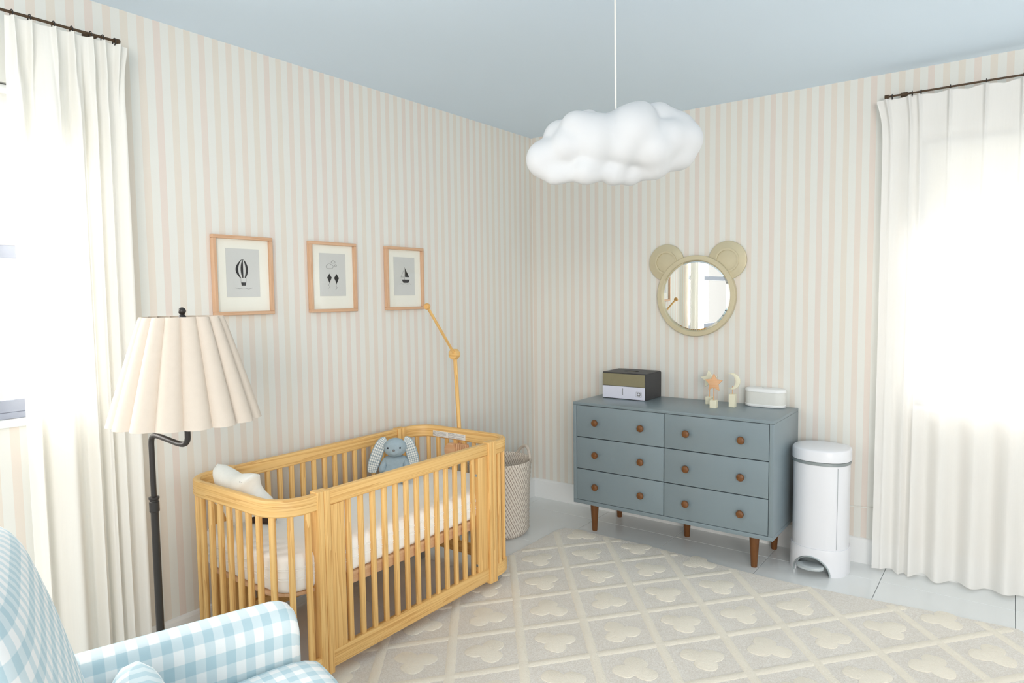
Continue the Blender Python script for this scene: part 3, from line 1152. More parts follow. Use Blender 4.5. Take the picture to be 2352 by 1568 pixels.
pa, pb = moon[0], moon[-1]
for k in range(1, 20):
    t = k / 20
    a = PI * .56 - PI * 1.12 * t
    moon.append((.0425 * math.cos(a) - .0245 + .0, .0425 * math.sin(a)))
toy('moon_ornament', 'cream crescent moon on a tall block, right of the stars', (1.496, -.178, TZ), .034, .074, .034, .106, moon, M_cream, M_cream, .040, .0)

dev = thing('sound_machine', 'white oval sound machine with grey fabric side at the dresser end', 'speaker', (1.643, -.062, TZ), -.06)
def stad(a, b, n=14):
    pts = []
    for k in range(n + 1):
        t = -PI / 2 + PI * k / n
        pts.append((a - b + b * math.cos(t), b * math.sin(t)))
    for k in range(n + 1):
        t = PI / 2 + PI * k / n
        pts.append((-a + b + b * math.cos(t), b * math.sin(t)))
    return pts
def stack(prof, a, bb, mi=0):
    b = BM(); b.ring_surface([[(p[0], p[1], z) for p in stad(a + o, bb + o)] for o, z in prof], True, True, True); return b
obj('base_ring', stack([(-.008, 0), (-.002, .002), (.0, .006), (.0005, .014), (-.001, .016)], .112, .052).bm, M_plastic, dev)
obj('fabric_side', stack([(-.002, .0155), (-.001, .05), (-.002, .085)], .112, .052).bm, M_fabricgrey, dev)
obj('top_cap', stack([(-.001, .084), (.001, .086), (.001, .094), (-.002, .1), (-.01, .104), (-.018, .105)], .112, .052).bm, M_plastic, dev)
obj('button', BM().lathe([(.009, 0), (.009, .0012), (.001, .0014)], (-.008, -.004, .105), 20, sx=1, sy=.6).bm, M_greyink, dev)

# ------------------------------------------------------------ waste bin
bn = thing('pedal_bin', 'tall white oval pedal bin between the dresser and the sheer curtain', 'bin', (1.972, -.192, 0))
def ell(a, b, n=56, e=2.35):
    pts = []
    for k in range(n):
        t = 2 * PI * k / n
        c, s = math.cos(t), math.sin(t)
        pts.append((a * math.copysign(abs(c) ** (2 / e), c), b * math.copysign(abs(s) ** (2 / e), s)))
    return pts
BA, BB = .139, .131
def estack(prof, a=BA, bb=BB):
    b = BM(); b.ring_surface([[(p[0], p[1], z) for p in ell(a + o, bb + o)] for o, z in prof], True, True, True); return b
b = estack([(-.004, .132), (-.004, .570)])
obj('bin_body', b.bm, M_bin, bn)
obj('steel_band', estack([(-.003, .5705), (.0005, .572), (.0005, .586), (-.003, .5875)]).bm, M_band, bn)
obj('lid', estack([(-.001, .588), (.002, .590), (.002, .640), (.0005, .645), (-.003, .648), (-.010, .650), (-.05, .6535), (-.09, .655)]).bm, M_bin, bn)
# base with an arched pedal opening: skirt built as a strip, cut by the arch on the front
b = BM()
npt = 160
E_ = ell(BA + .004, BB + .004, npt); Ei = ell(BA - .010, BB - .010, npt)
def arch_h(x, y):
    if y > 0: return 0
    d = abs(x + .016) / .090
    return .094 * math.sqrt(max(0, 1 - d * d)) if d < 1 else 0
lo = [(p[0], p[1], arch_h(*p)) for p in E_]
hi = [(p[0], p[1], .128) for p in E_]
hi2 = [(p[0] * .985, p[1] * .985, .136) for p in E_]
li = [(p[0], p[1], arch_h(E_[k][0], E_[k][1])) for k, p in enumerate(Ei)]
hin = [(p[0], p[1], .128) for p in Ei]
b.ring_surface([hin, li, lo, hi, hi2], True, False, True)
obj('bin_base', b.bm, M_bin, bn, 45)
# grey arch trim
pts = [p for k, p in enumerate(lo) if p[2] > 0]
trim = [Vector((p[0] * 1.004, p[1] * 1.012, p[2])) for p in pts]
trim = [Vector((trim[0].x, trim[0].y, .001))] + trim + [Vector((trim[-1].x, trim[-1].y, .001))]
obj('arch_trim', BM().tube(trim, .0042, 8).bm, M_chrome, bn)
b = BM()
b.ring_surface([[(p[0] * .86, p[1] * .52, z) for p in E_] for z in (.0005, .128)], True, True, True)
obj('inner_shell', b.bm, M_band, bn)
pd = BM()
ped = [(.066 * math.cos(t), .034 * math.sin(t)) for t in [2 * PI * k / 32 for k in range(32)]]
pd.prism(ped, .014, Matrix.Translation((-.016, -.146, .042)) @ Matrix.Rotation(.2, 4, 'X'), .004)
pd.box((-.014, -.09, .04), (.09, .05, .010), .003, 1)
obj('pedal', pd.bm, M_pedal, bn)
sb = BM()
e2 = ell(BA - .0034, BB - .0034, npt)
sp = [p for p in e2 if p[0] > .08 and p[1] < -.08]
p0 = min(sp, key=lambda p: abs(p[0] - .098))
sb.box((p0[0], p0[1], .352), (.0016, .0016, .42))
obj('panel_seam', sb.bm, M_band, bn, 0)

# power cord on the wall behind the bin
b = BM(); b.tube(spline([(1.86, -.006, .29), (1.97, -.006, .296), (2.073, -.006, .300), (2.15, -.006, .303), (2.24, -.006, .312)], 6), .0032, 6)
tag(obj('power_cord', b.bm, M_cord), 'thin white cord along the striped wall between bin and curtain', 'cord')

# ------------------------------------------------------------ basket
bk = thing('woven_basket', 'woven beige rope laundry basket in the corner behind the crib', 'basket', (.248, -.735, 0))
prof = [(.150, .0), (.166, .006), (.178, .022)]
for k in range(1, 34):
    t = k / 33
    r = .183 + .017 * t - .004 * math.sin(t * PI)
    prof.append((r + (.0022 if k % 2 else -.0012), .022 + .428 * t))
b = BM()
seg = 64
inner = [(r - .012, z) for r, z in reversed(prof[2:])]
full = prof + [(prof[-1][0] - .004, .456), (prof[-1][0] - .010, .454)] + inner + [(.02, .02)]
tot = [0]
for a, c in zip(full, full[1:]):
    tot.append(tot[-1] + math.hypot(a[0] - c[0], a[1] - c[1]))
rings = [[(r * math.cos(2 * PI * j / seg), r * math.sin(2 * PI * j / seg), z) for j in range(seg)] for r, z in full]
b.ring_surface(rings, True, True, True, uvs=lambda a, c: (tot[a], c / seg * 2 * PI * .195))
obj('basket_body', b.bm, M_woven, bk, 60)
M_rope = plain('rope_handle', (206, 196, 184), .9, .1, var=.08, vscale=90, bmp=.4, bscale=200)
for ang in (math.radians(68), math.radians(248)):
    pts = []
    for k in range(17):
        t = k / 16
        a = ang + (t - .5) * .95
        z = .425 + .085 * math.sin(PI * t) ** .8
        pts.append((.196 * math.cos(a), .196 * math.sin(a), z))
    obj('handle', BM().tube(pts, .0095, 8).bm, M_rope, bk)

# ------------------------------------------------------------ mirror
mr = thing('wall_mirror', 'round mirror with pale gold frame and two bear ears above the dresser', 'mirror', (1.2125, 0, 1.437))
def ring_frame(ro, ri, y0, y1, n=72):
    b = BM()
    sec = [(ro, y0), (ro, y1 + .003), (ro - .003, y1), (ri + .002, y1), (ri, y1 + .002), (ri, y0)]
    rings = [[(r * math.cos(2 * PI * k / n), y, r * math.sin(2 * PI * k / n)) for k in range(n)] for r, y in sec]
    rings.append(rings[0])
    b.ring_surface(rings, True)
    bmesh.ops.remove_doubles(b.bm, verts=b.bm.verts, dist=1e-6)
    return b
obj('mirror_frame', ring_frame(.244, .214, -.002, -.032).bm, M_gold, mr)
mt, nt, out_ = nodes('mirror_silver')
bs = principled(nt, out_, .0, .5, 1.0, (.93, .95, .93))
M_mirror = mt
b = BM()
n = 72
b.ring_surface([[(r * math.cos(2 * PI * k / n), y, r * math.sin(2 * PI * k / n)) for k in range(n)] for r, y in ((.215, -.0175), (.2135, -.0185), (.201, -.0215))], True, True, True)
obj('mirror_glass', b.bm, M_mirror, mr, 5)
obj('backing', BM().prism(circ(.20, 48), .006, Matrix.Translation((0, -.002, 0)) @ RM).bm, M_gold, mr)
for s, ex, ez in ((-1, -.190, .207), (1, .190, .207)):
    b = BM()
    b.prism(circ(.112, 48, ex, ez), .017, Matrix.Translation((0, -.003, 0)) @ RM, .003)
    e = obj('bear_ear', b.bm, M_gold, mr)
    b = BM()
    rr_ = [[(ex + r * math.cos(2 * PI * k / 48), y, ez + r * math.sin(2 * PI * k / 48)) for k in range(48)] for r, y in ((.070, -.019), (.070, -.026), (.060, -.026), (.060, -.019))]
    rr_.append(rr_[0])
    b.ring_surface(rr_, True)
    obj('inner_ear_rim', b.bm, M_gold, e)

# ------------------------------------------------------------ pictures
def picture(label, yc, motif):
    p = thing('picture_frame', label, 'picture', (0, yc, 1.5545), PI / 2, 'three framed prints on the crib wall')
    w, h, d, t = .287, .347, .026, .0155
    for (x, z, sx, sz) in ((0, h / 2 - t / 2, w, t), (0, -h / 2 + t / 2, w, t), (-w / 2 + t / 2, 0, t, h - 2 * t), (w / 2 - t / 2, 0, t, h - 2 * t)):
        obj('frame_strip', BM().box((x, -d / 2 - .001, z), (sx, d, sz), .0015, 1).bm, M_oak, p)
    obj('mat_board', BM().box((0, -.008, 0), (w - t * 1.5, .004, h - t * 1.5)).bm, M_paper, p, 0)
    pr = obj('print', BM().box((.0, -.0112, .012), (.160, .002, .212)).bm, M_print, p, 0)
    b1, b2 = BM(), BM()
    motif(b1, b2)
    T = Matrix.Translation((0, -.0122, .012)) @ RM
    for q, mt_, nm in ((b1, M_ink, 'ink_drawing'), (b2, M_greyink, 'line_drawing')):
        if len(q.bm.verts):
            q.bm.transform(T)
            obj(nm, q.bm, mt_, pr, 0)
    obj('glazing', BM().box((0, -.019, 0), (w - 2 * t + .004, .0015, h - 2 * t + .004)).bm, M_glass, p, 0)
def line(bm, pts, w=.0012):
    for a, c in zip(pts, pts[1:]):
        a, c = Vector(a), Vector(c)
        d = c - a
        L = d.length
        if L < 1e-6: continue
        bm.box(((a.x + c.x) / 2, (a.y + c.y) / 2, .0003), (L + w * .6, w, .0006), 0, 1, None, Matrix.Rotation(math.atan2(d.y, d.x), 3, 'Z'))
def m_balloon(b1, b2):
    for k in range(0, 6, 2):   # black gores of a hot air balloon
        a0, a1 = -1 + k / 3, -1 + (k + 1) / 3
        pts = []
        for q in range(13):
            t = q / 12
            w = .036 * math.sin(PI * (t * .86 + .12)) ** .8
            pts.append((w * a0, -.022 + .082 * t))
        for q in range(13):
            t = 1 - q / 12
            w = .036 * math.sin(PI * (t * .86 + .12)) ** .8
            pts.append((w * a1, -.022 + .082 * t))
        b1.prism(pts, .0006)
    b1.prism([(-.010, -.056), (.010, -.056), (.012, -.042), (-.012, -.042)], .0006)
    line(b2, [(-.012, -.042), (-.013, -.022)]); line(b2, [(.012, -.042), (.013, -.022)])
    line(b2, [(-.04, -.066), (-.02, -.070), (.0, -.066), (.024, -.071), (.044, -.066)])
def cloud_line(cx, cy, s):
    pts = []
    for (x, y, r, a0, a1) in ((-.6, 0, .4, PI * 1.5, PI * .55), (-.1, .25, .5, PI * .95, PI * .2), (.55, .05, .42, PI * .6, -PI * .5)):
        for k in range(9):
            a = a0 + (a1 - a0) * k / 8
            pts.append((cx + s * (x + r * math.cos(a)), cy + s * (y + r * math.sin(a))))
    pts.append(pts[0])
    return pts
def m_clouds(b1, b2):
    line(b2, cloud_line(-.018, .040, .022)); line(b2, cloud_line(.004, .062, .012)); line(b2, cloud_line(.018, .046, .007))
    for (cx, cy, s) in ((-.022, -.018, 1.0), (.022, -.020, 1.05)):   # two black diamond kites with tails
        b1.prism([(cx, cy + .024 * s), (cx + .014 * s, cy + .004 * s), (cx, cy - .024 * s), (cx - .014 * s, cy + .004 * s)], .0006)
        line(b2, [(cx, cy - .024 * s), (cx - .006, cy - .034 * s), (cx + .004, cy - .042 * s), (cx - .008, cy - .05 * s)])
def m_boat(b1, b2):
    b1.prism([(.004, -.004), (.036, -.004), (.004, .046)], .0006)
    b1.prism([(-.022, -.018), (.040, -.018), (.028, -.036), (-.010, -.036)], .0006)
    line(b2, [(.0, -.018), (.0, .052)], .0016)
    line(b2, [(-.004, -.004), (-.028, -.004), (-.004, .036), (-.004, -.004)])
    line(b2, [(-.04, -.044), (-.026, -.040), (-.012, -.045), (.004, -.040), (.020, -.045), (.036, -.040), (.05, -.045)])
picture('oak frame, leftmost of the three prints, nearest the floor lamp', -2.2515, m_balloon)
picture('oak frame with small clouds in the print, middle of the three', -1.7615, m_clouds)
picture('oak frame, rightmost of the three prints, above the mobile arm', -1.2665, m_boat)

# ------------------------------------------------------------ cloud lamp
cl = thing('cloud_pendant', 'white cloud shaped pendant lamp hanging on a thin cord', 'pendant lamp', (1.635, -1.845, 1.967), math.radians(36.68))
px = 2.3 / 1542.76
lumps = []
def lump(x, y, r, f=0.0, fz=1.0):
    # crop pixels of the study drawing, 5.113 to one photo pixel
    lumps.append((Vector(((x - 1150) / 5.113 * px, -f, -(y - 665) / 5.113 * px)), r / 5.113 * px))
for a in ((875, 405, 175, -.03), (545, 585, 230, -.02), (345, 835, 235, 0), (900, 640, 300, .04), (1650, 400, 240, -.02), (1850, 565, 285, -.01),
          (1340, 570, 320, .05), (480, 1015, 165, .02), (810, 1005, 180, .05), (1120, 1010, 165, .03), (1330, 1000, 165, .0), (1590, 900, 215, .02),
          (1880, 760, 240, .0), (1560, 760, 250, .055), (590, 720, 205, .045), (900, 740, 230, .05), (1230, 720, 250, .05), (1980, 640, 180, .03),
          (700, 520, 200, .05), (1150, 480, 170, .03), (2000, 590, 165, -.04), (1420, 400, 180, .05), (1760, 640, 220, .045),
          (800, 560, 300, -.12), (1350, 560, 330, -.13), (1700, 600, 280, -.10), (550, 800, 240, -.08), (1200, 800, 260, -.14), (1600, 800, 240, -.12)):
    lump(*a)
t = bmesh.new()
bmesh.ops.create_icosphere(t, subdivisions=6, radius=1)
for v in t.verts:
    d = Vector((v.co.x, v.co.y * .62, v.co.z * .50)).normalized()
    acc = 0; P_ = 23
    for c, r in lumps:
        bq = d.dot(c); disc = bq * bq - (c.length_squared - r * r)
        if disc > 0:
            s = bq + math.sqrt(disc)
            if s > 0:
                acc += (s / .1) ** P_
    v.co = d * (.1 * acc ** (1 / P_))
for _ in range(9):
    bmesh.ops.smooth_vert(t, verts=t.verts, factor=.5, use_axis_x=True, use_axis_y=True, use_axis_z=True)
me = bpy.data.meshes.new('cloud_shell')
t.to_mesh(me); t.free()
me.polygons.foreach_set('use_smooth', [True] * len(me.polygons))
link('cloud_shell', me, cl, M_cloud)
obj('cord', BM().tube([(.006, 0, .10), (.005, 0, .30), (.004, 0, H - 1.967)], .0032, 8).bm, M_cord, cl)
obj('ceiling_cup', BM().lathe([(.05, 0), (.05, -.02), (.03, -.028), (.006, -.032)], (.004, 0, H - 1.967), 28).bm, M_plastic, cl)

# ------------------------------------------------------------ floor lamp
lp = thing('floor_lamp', 'black floor lamp with a fluted cream shade beside the gathered curtain', 'floor lamp', (.503, -2.906, 0))
obj('base', BM().lathe([(.125, 0), (.128, .004), (.128, .014), (.120, .02), (.03, .026), (.016, .04)], (0, 0, 0), 40).bm, M_black, lp)
obj('pole', BM().cyl((0, 0, .03), (0, 0, .765), .0122, seg=18).bm, M_black, lp)
b = BM(); b.lathe([(.0125, .755), (.0155, .758), (.0155, .79), (.0135, .792), (.0135, .797), (.0165, .8), (.0165, .806), (.009, .808)], (0, 0, 0), 24)
obj('collar', b.bm, M_black, lp)
sx_, sy_ = .690 - .503, -2.881 + 2.906
pts = [(0, 0, .79), (0, 0, .95), (0, 0, .985), (.004, .0005, 1.001), (.014, .002, 1.010), (.035, .005, 1.012), (sx_ * .5, sy_ * .5, 1.004), (sx_ - .045, sy_ - .006, .997), (sx_ - .018, sy_ - .002, .999), (sx_ - .003, sy_, 1.012), (sx_, sy_, 1.04), (sx_, sy_, 1.12)]
obj('swing_arm', BM().tube(spline(pts, 5), .0088, 12).bm, M_black, lp)
b = BM(); b.cyl((sx_, sy_, 1.10), (sx_, sy_, 1.20), .016); b.sphere((sx_, sy_, 1.25), .03)
obj('socket', b.bm, M_black, lp)
b = BM(); b.cyl((sx_, sy_, 1.27), (sx_, sy_, 1.412), .004, seg=8); b.sphere((sx_, sy_, 1.4165), .0115); b.lathe([(.006, 1.392), (.012, 1.396), (.009, 1.404), (.006, 1.407)], (sx_, sy_, 0), 16)
obj('finial', b.bm, M_black, lp)
nfl = 16
def shade_r(a, t):
    r0, r1 = .116, .214
    base = r0 + (r1 - r0) * (t ** .94)
    fr = ((a / (2 * PI)) * nfl + .35) % 1
    bulge = math.sqrt(max(0, 1 - (2 * fr - 1) ** 2 * .97))
    depth = .014 + .014 * t
    return base - depth + depth * 1.25 * bulge
seg = nfl * 12
rings = []
ZS0, ZS1 = 1.400, 1.078
for off in (0, 1):
    rr_ = []
    for k in range(15):
        t = k / 14
        rr_.append([(sx_ + (shade_r(2 * PI * j / seg, t) - off * .003) * math.cos(2 * PI * j / seg), sy_ + (shade_r(2 * PI * j / seg, t) - off * .003) * math.sin(2 * PI * j / seg), ZS0 + (ZS1 - ZS0) * t) for j in range(seg)])
    rings += rr_ if off == 0 else rr_[::-1]
rings.append(rings[0])
b = BM(); b.ring_surface(rings, True)
bmesh.ops.remove_doubles(b.bm, verts=b.bm.verts, dist=1e-6)
obj('lamp_shade', b.bm, M_shade, lp, 35)
b = BM()
for k in range(3):
    a = 2 * PI * k / 3
    b.cyl((sx_, sy_, 1.388), (sx_ + .108 * math.cos(a), sy_ + .108 * math.sin(a), 1.388), .0022, seg=6)
obj('shade_spider', b.bm, M_black, lp)

# ------------------------------------------------------------ armchair
ch = thing('armchair', 'pale blue and white gingham armchair in the near left corner', 'armchair', (1.22, -2.92, .026), math.radians(-17.44))
# local frame: x to the right arm, y towards the seat front (0 at arm fronts), z up
def section_loft(b, secs, close_ends=True):
    """secs: list of (y, closed outline [(x,z)]); UV: u along y, v round the outline"""
    n = len(secs[0][1])
    per = []
    for y, o in secs:
        p = [0]
        for k in range(n):
            a, c = o[k], o[(k + 1) % n]
            p.append(p[-1] + math.hypot(a[0] - c[0], a[1] - c[1]))
        per.append(p)
    L = [0]
    for a, c in zip(secs, secs[1:]):
        ca = Vector((sum(p[0] for p in a[1]) / n, a[0], sum(p[1] for p in a[1]) / n))
        cc = Vector((sum(p[0] for p in c[1]) / n, c[0], sum(p[1] for p in c[1]) / n))
        L.append(L[-1] + max(abs(a[0] - c[0]), .004))
    rings = [[(p[0], y, p[1]) for p in o] for y, o in secs]
    b.ring_surface(rings, True, close_ends, close_ends, 0, lambda i, j: (secs[i][0] + 5, per[0][j]))
    uvl = b.uv
    for f in b.bm.faces:
        if len(f.verts) > 4:
            for l in f.loops:
                l[uvl].uv = (l.vert.co.x + 5, l.vert.co.z)
def arm(x0, x1):
    b = BM()
    secs = []
    for y, ins in ((.012, .045), (.006, .022), (-.004, .010), (-.02, .003), (-.045, 0), (-.20, 0), (-.40, 0), (-.60, 0), (-.74, 0.0)):
        w = x1 - x0 - 2 * ins * .6
        cx = (x0 + x1) / 2
        zt = .652 - ins * 1.1
        o = []
        # outline anticlockwise starting at the outer bottom
        rtop = min(.05, w / 2 - .002)
        o.append((cx - w / 2, .12))
        o += [(cx - w / 2, z) for z in (.25, .40, .50)]
        for k in range(9):
            a = PI - PI / 2 * k / 8
            o.append((cx - w / 2 + rtop + rtop * math.cos(a), zt - rtop + rtop * math.sin(a)))
        for k in range(9):
            a = PI / 2 - PI / 2 * k / 8
            o.append((cx + w / 2 - rtop + rtop * math.cos(a), zt - rtop + rtop * math.sin(a)))
        o += [(cx + w / 2, z) for z in (.50, .40, .25)]
        o.append((cx + w / 2, .12))
        secs.append((y, o))
    section_loft(b, secs)
    return b
AW = .125
obj('arm', arm(0, AW).bm, M_ginghamL, ch, 60)
obj('arm', arm(.76 - AW, .76).bm, M_ginghamL, ch, 60)
# seat cushion: T front that rolls over
def pillow_mesh(w, l, h, e, nx=18, ny=18, rnd_=.03):
    b = BM()
    def pt(i, j, side):
        u, v = -1 + 2 * i / nx, -1 + 2 * j / ny
        f = (1 - abs(u) ** e) * (1 - abs(v) ** e)
        z = side * h / 2 * max(0, f) ** .42
        return (u * w / 2 * (1 - rnd_ * v * v), v * l / 2 * (1 - rnd_ * u * u), z)
    for side in (1, -1):
        rings = [[pt(i, j, side) for i in range(nx + 1)] for j in range(ny + 1)]
        b.ring_surface(rings, False, uvs=lambda a, c: (a / ny * l, c / nx * w))
    bmesh.ops.remove_doubles(b.bm, verts=b.bm.verts, dist=1e-3)
    return b
b = pillow_mesh(.508, .64, .17, 7, 24, 24)
b.bm.transform(Matrix.Translation((.38, -.258, .456)) @ Matrix.Rotation(math.radians(4.5), 4, 'X'))
obj('seat_cushion', b.bm, M_ginghamL, ch, 180)
obj('seat_deck', BM().box((.38, -.34, .24), (.52, .62, .24), .02, 3).bm, M_ginghamL, ch)
# back: thick rounded shell leaning backwards
def back_mesh():
    b = BM()
    nx, nz = 40, 30
    W_, Ht = .72, .86
    def frame_pt(u, z):
        # v of the front face at height z (lean) in chair coordinates
        return -.400 - .25 * max(0, z - .45) - .05 * max(0, z - .8)
    def half(z):
        # half width at height z: rounded top corners
        top = 1.035; r = .22
        if z > top - r:
            d = z - (top - r)
            return W_ / 2 - r + math.sqrt(max(0, r * r - d * d))
        return W_ / 2
    rings = []
    # stacked horizontal sections (closed loops), each a flattened superellipse
    zs_ = [.16] + [.30, .42, .50, .58, .66, .74, .80, .835, .87, .90, .93, .955, .98, 1.0, 1.012, 1.020, 1.026, 1.031, 1.0345]
    for z in zs_:
        hw = max(.02, half(z))
        topf = max(.0, (z - .94) / .095)
        dpt = .15 * math.sqrt(max(.02, 1 - min(1, topf) ** 2))
        loop = []
        for k in range(64):
            a = 2 * PI * k / 64
            c, s = math.cos(a), math.sin(a)
            x = hw * math.copysign(abs(c) ** (2 / 4.5), c)
            y = dpt / 2 * math.copysign(abs(s) ** (2 / 2.4), s)
            loop.append((.38 + x, frame_pt(0, z) - .075 + y, z))
        rings.append(loop)
    per = [0]
    o = rings[5]
    for k in range(64):
        per.append(per[-1] + (Vector(o[k]) - Vector(o[(k + 1) % 64])).length)
    LL = [0]
    for a, c in zip(rings, rings[1:]):
        LL.append(LL[-1] + (Vector(a[48]) - Vector(c[48])).length)
    b.ring_surface(rings, True, True, True, 0, lambda i, j: (LL[i], per[j]))
    return b
obj('backrest', back_mesh().bm, M_ginghamL, ch, 180)
obj('skirt', BM().box((.38, -.36, .08), (.74, .72, .12), .012, 2).bm, M_ginghamL, ch)
for fx in (.06, .70):
    for fy in (-.06, -.66):
        obj('foot', BM().lathe([(.02, 0.0), (.026, .03)], (fx, fy, -.0135), 16).bm, M_walnut, ch)
# lumbar pillow resting against the back
pw = thing('lumbar_pillow', 'small blue striped lumbar pillow against the armchair back', 'pillow', (1.22 + .954 * .385 + .3 * -.378, -2.92 - .3 * .385 + .954 * -.378, .612), math.radians(-17.44))
b = BM()
for s in (1, -1):
    rings = []
    for i in range(13):
        f = 1 - i / 12.6
        row = []
        for j in range(72):
            a = 2 * PI * j / 72
            c, q = math.cos(a), math.sin(a)
            row.append((.27 * f * math.copysign(abs(c) ** .45, c), .088 * f * math.copysign(abs(q) ** .7, q), s * .0625 * (1 - f ** 2.4) ** .5))
        rings.append(row)
    b.ring_surface(rings, True, False, True, uvs=lambda i, j: ((1 - i / 12.6) * .27 * math.copysign(abs(math.cos(2 * PI * j / 72)) ** .45, math.cos(2 * PI * j / 72)), (1 - i / 12.6) * .088 * math.copysign(abs(math.sin(2 * PI * j / 72)) ** .7, math.sin(2 * PI * j / 72))))
bmesh.ops.remove_doubles(b.bm, verts=b.bm.verts, dist=1e-4)
b.bm.transform(Matrix.Rotation(math.radians(72), 4, 'X'))
obj('pillow_cover', b.bm, M_ginghamL, pw, 180)

# ------------------------------------------------------------ soft toys in the crib
bu = thing('plush_bunny', 'blue plush bunny with long checked ears sitting in the crib', 'toy', (.262, -1.60, .529), math.radians(38))
# faces local -y
def blob(pts, name, mat_, parent, r=None):
    b = BM()
    for c, rad, s in pts:
        b.sphere(c, rad, 24, 16, s)
    return obj(name, b.bm, mat_, parent, 180)
def skin(name, chain, mat_, parent):
    """chains of (point, radius) blended as one continuous surface"""
    bm = bmesh.new()
    sk = bm.verts.layers.skin.verify()
    first = True
    root = None
    cache = {}
    for ch_ in chain:
        prev = None
        for p, r in ch_:
            key = tuple(round(q, 4) for q in p)
            v = cache.get(key)
            if v is None:
                v = bm.verts.new(p); v[sk].radius = (r, r); cache[key] = v
                if first:
                    v[sk].use_root = True; first = False
            if prev is not None and prev is not v:
                try: bm.edges.new((prev, v))
                except ValueError: pass
            prev = v
    me = bpy.data.meshes.new(name)
    bm.to_mesh(me); bm.free()
    o = link(name, me, parent, mat_)
    o.modifiers.new('skin', 'SKIN').use_smooth_shade = True
    s = o.modifiers.new('sub', 'SUBSURF'); s.levels = 2; s.render_levels = 2
    bpy.context.view_layer.update()
    dg = bpy.context.evaluated_depsgraph_get()
    me2 = bpy.data.meshes.new_from_object(o.evaluated_get(dg))
    o.modifiers.clear()
    o.data = me2
    me2.polygons.foreach_set('use_smooth', [True] * len(me2.polygons))
    if not me2.materials: me2.materials.append(mat_)
    return o
body = skin('body', [[((0, 0, .035), .052), ((0, -.002, .075), .048), ((0, 0, .108), .034), ((0, -.004, .128), .030)],
                     [((0, 0, .108), .034), ((-.048, -.008, .096), .022), ((-.064, -.03, .062), .023), ((-.062, -.044, .044), .021)],
                     [((0, 0, .108), .034), ((.048, -.008, .096), .022), ((.064, -.03, .062), .023), ((.062, -.044, .044), .021)],
                     [((0, 0, .035), .052), ((-.042, -.05, .026), .028), ((-.05, -.095, .026), .025), ((-.052, -.115, .036), .024)],
                     [((0, 0, .035), .052), ((.042, -.05, .026), .028), ((.05, -.095, .026), .025), ((.052, -.115, .036), .024)]], M_plushblue, bu)
b = BM(); b.sphere((0, -.012, .166), .0545, 28, 20, (1.06, .95, .88)); b.sphere((0, -.046, .154), .026, 20, 14, (1.15, .8, .8))
hd = obj('head', b.bm, M_plushblue, bu, 180)
for s in (-1, 1):
    obj('eye', BM().sphere((s * .030, -.0545, .172), .0048, 12, 8).bm, M_ink, hd)
obj('nose', BM().sphere((0, -.0665, .162), .0062, 12, 8, (1.2, .6, .9)).bm, M_greyink, hd)
def ear(s):
    top = Vector((s * .044, -.004, .204))
    if s < 0:
        ctrl = [top, (s * .066, -.006, .190), (s * .092, -.012, .135), (s * .112, -.02, .075), (s * .118, -.026, .040)]
    else:
        ctrl = [top, (s * .064, -.006, .192), (s * .082, -.012, .140), (s * .094, -.02, .095), (s * .098, -.028, .066)]
    pts = spline(ctrl, 6)
    W = []
    for k in range(len(pts)):
        t = k / (len(pts) - 1)
        W.append(.012 + .018 * math.sin(PI * min(1, t * .78 + .06)) if t < .93 else .020)
    W[-1] = .004
    outr, inn = BM(), BM()
    R1, R2 = [], []
    for k, p in enumerate(pts):
        a = pts[max(k - 1, 0)]; c = pts[min(k + 1, len(pts) - 1)]
        T = (c - a).normalized()
        side = T.cross(Vector((0, -1, 0))).normalized()
        nrm = side.cross(T).normalized()
        if nrm.y > 0: nrm = -nrm
        w = W[k]
        R1.append([p + side * w * math.cos(q * PI / 8) + nrm * (.006 * math.sin(q * PI / 8) - .001) for q in range(16)])
        R2.append([p + side * (w * .86) * x + nrm * (.0058 - .002 * x * x) for x in (-1, -.6, -.2, .2, .6, 1)])
    outr.ring_surface(R1, True, True, True)
    inn.ring_surface(R2, False, uvs=lambda i, j: (i * .006, j * .008))
    e = obj('ear', outr.bm, M_plushblue, bu, 180)
    obj('ear_lining', inn.bm, M_earcheck, e, 180)
ear(-1); ear(1)

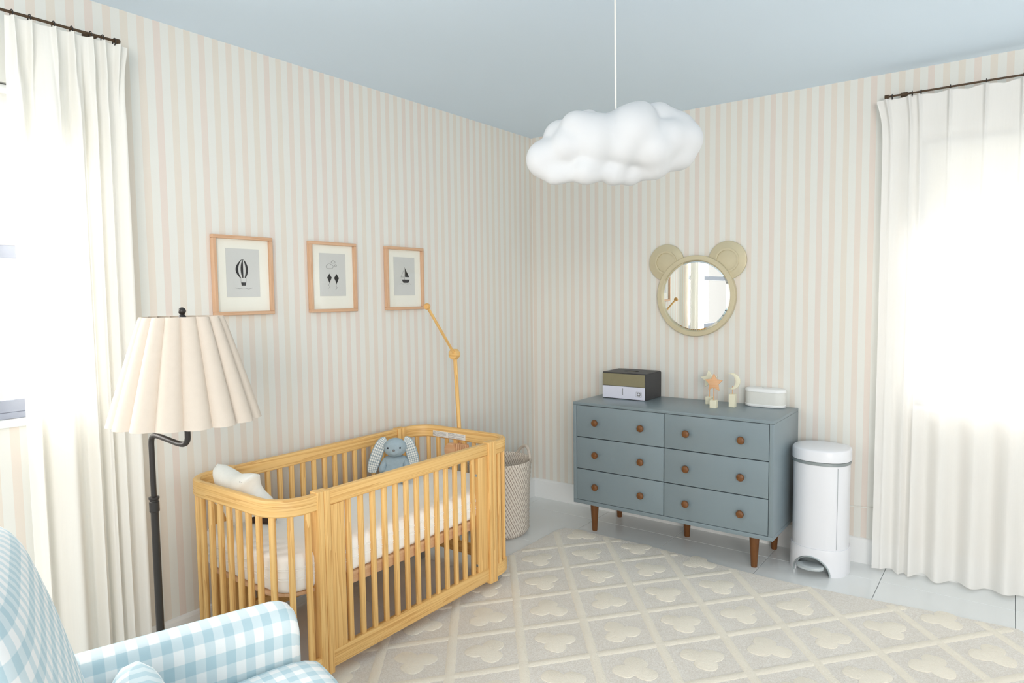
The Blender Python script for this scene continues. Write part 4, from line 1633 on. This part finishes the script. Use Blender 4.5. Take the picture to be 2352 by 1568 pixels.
# star pillow leaning in the near end of the crib
sp_ = thing('star_pillow', 'white plush star pillow leaning inside the near end of the crib', 'pillow', (.312, -2.49, .668))
def star_pillow(ro, ri, h, n=5):
    b = BM()
    na, nr = 100, 10
    tips = [(4, .222), (40, .190), (135, .180), (190, .198), (243, .155)]
    def rad(a):
        d = math.degrees(a) % 360
        for q in range(5):
            a0, r0 = tips[q]; a1, r1 = tips[(q + 1) % 5]
            if q == 4: a1 += 360
            dd = d if d >= tips[0][0] else d + 360
            if a0 <= dd <= a1:
                t = (dd - a0) / (a1 - a0)
                dip = min(.5, .10 + .42 * (a1 - a0) / 110)
                base = r0 + (r1 - r0) * t
                return base * (1 - dip * math.sin(PI * t) ** .75)
        return ri
    for s in (1, -1):
        rings = []
        for i in range(nr + 1):
            f = 1 - i / nr
            rings.append([(rad(2 * PI * j / na) * f * math.cos(2 * PI * j / na), rad(2 * PI * j / na) * f * math.sin(2 * PI * j / na), s * h / 2 * (1 - f ** 3) ** .55) for j in range(na)])
        b.ring_surface(rings[:-1], True, False, True)
    bmesh.ops.remove_doubles(b.bm, verts=b.bm.verts, dist=1e-4)
    return b
b = star_pillow(.198, .108, .11)
b.bm.transform(Matrix.Rotation(math.radians(10), 4, 'X') @ Matrix.Rotation(PI / 2, 4, 'X'))
obj('pillow_body', b.bm, M_plushwhite, sp_, 180)
b = BM()
for dx, dz in ((0, 0), (.006, .008), (-.005, .009)):
    b.sphere((.098 + dx, -.050, .078 + dz), .0035, 10, 8)
obj('stitched_sprig', b.bm, M_greyink, sp_)
po = thing('leather_pouch', 'small dark brown pouch with pale trim on the mattress by the star pillow', 'pouch', (.285, -2.375, .529), math.radians(25))
b = BM(); b.box((0, 0, .016), (.105, .045, .032), .008, 3)
obj('pouch_body', b.bm, M_brown, po)
b = BM(); b.prism([(-.05, .03), (.05, .03), (.05, .068), (.02, .06), (-.03, .038)], .02, Matrix.Translation((0, .01, 0)) @ RM, .004)
obj('flap', b.bm, M_brown, po)
b = BM(); b.box((0, -.0235, .033), (.10, .003, .003), .001, 1)
obj('trim_piping', b.bm, M_cream, po)
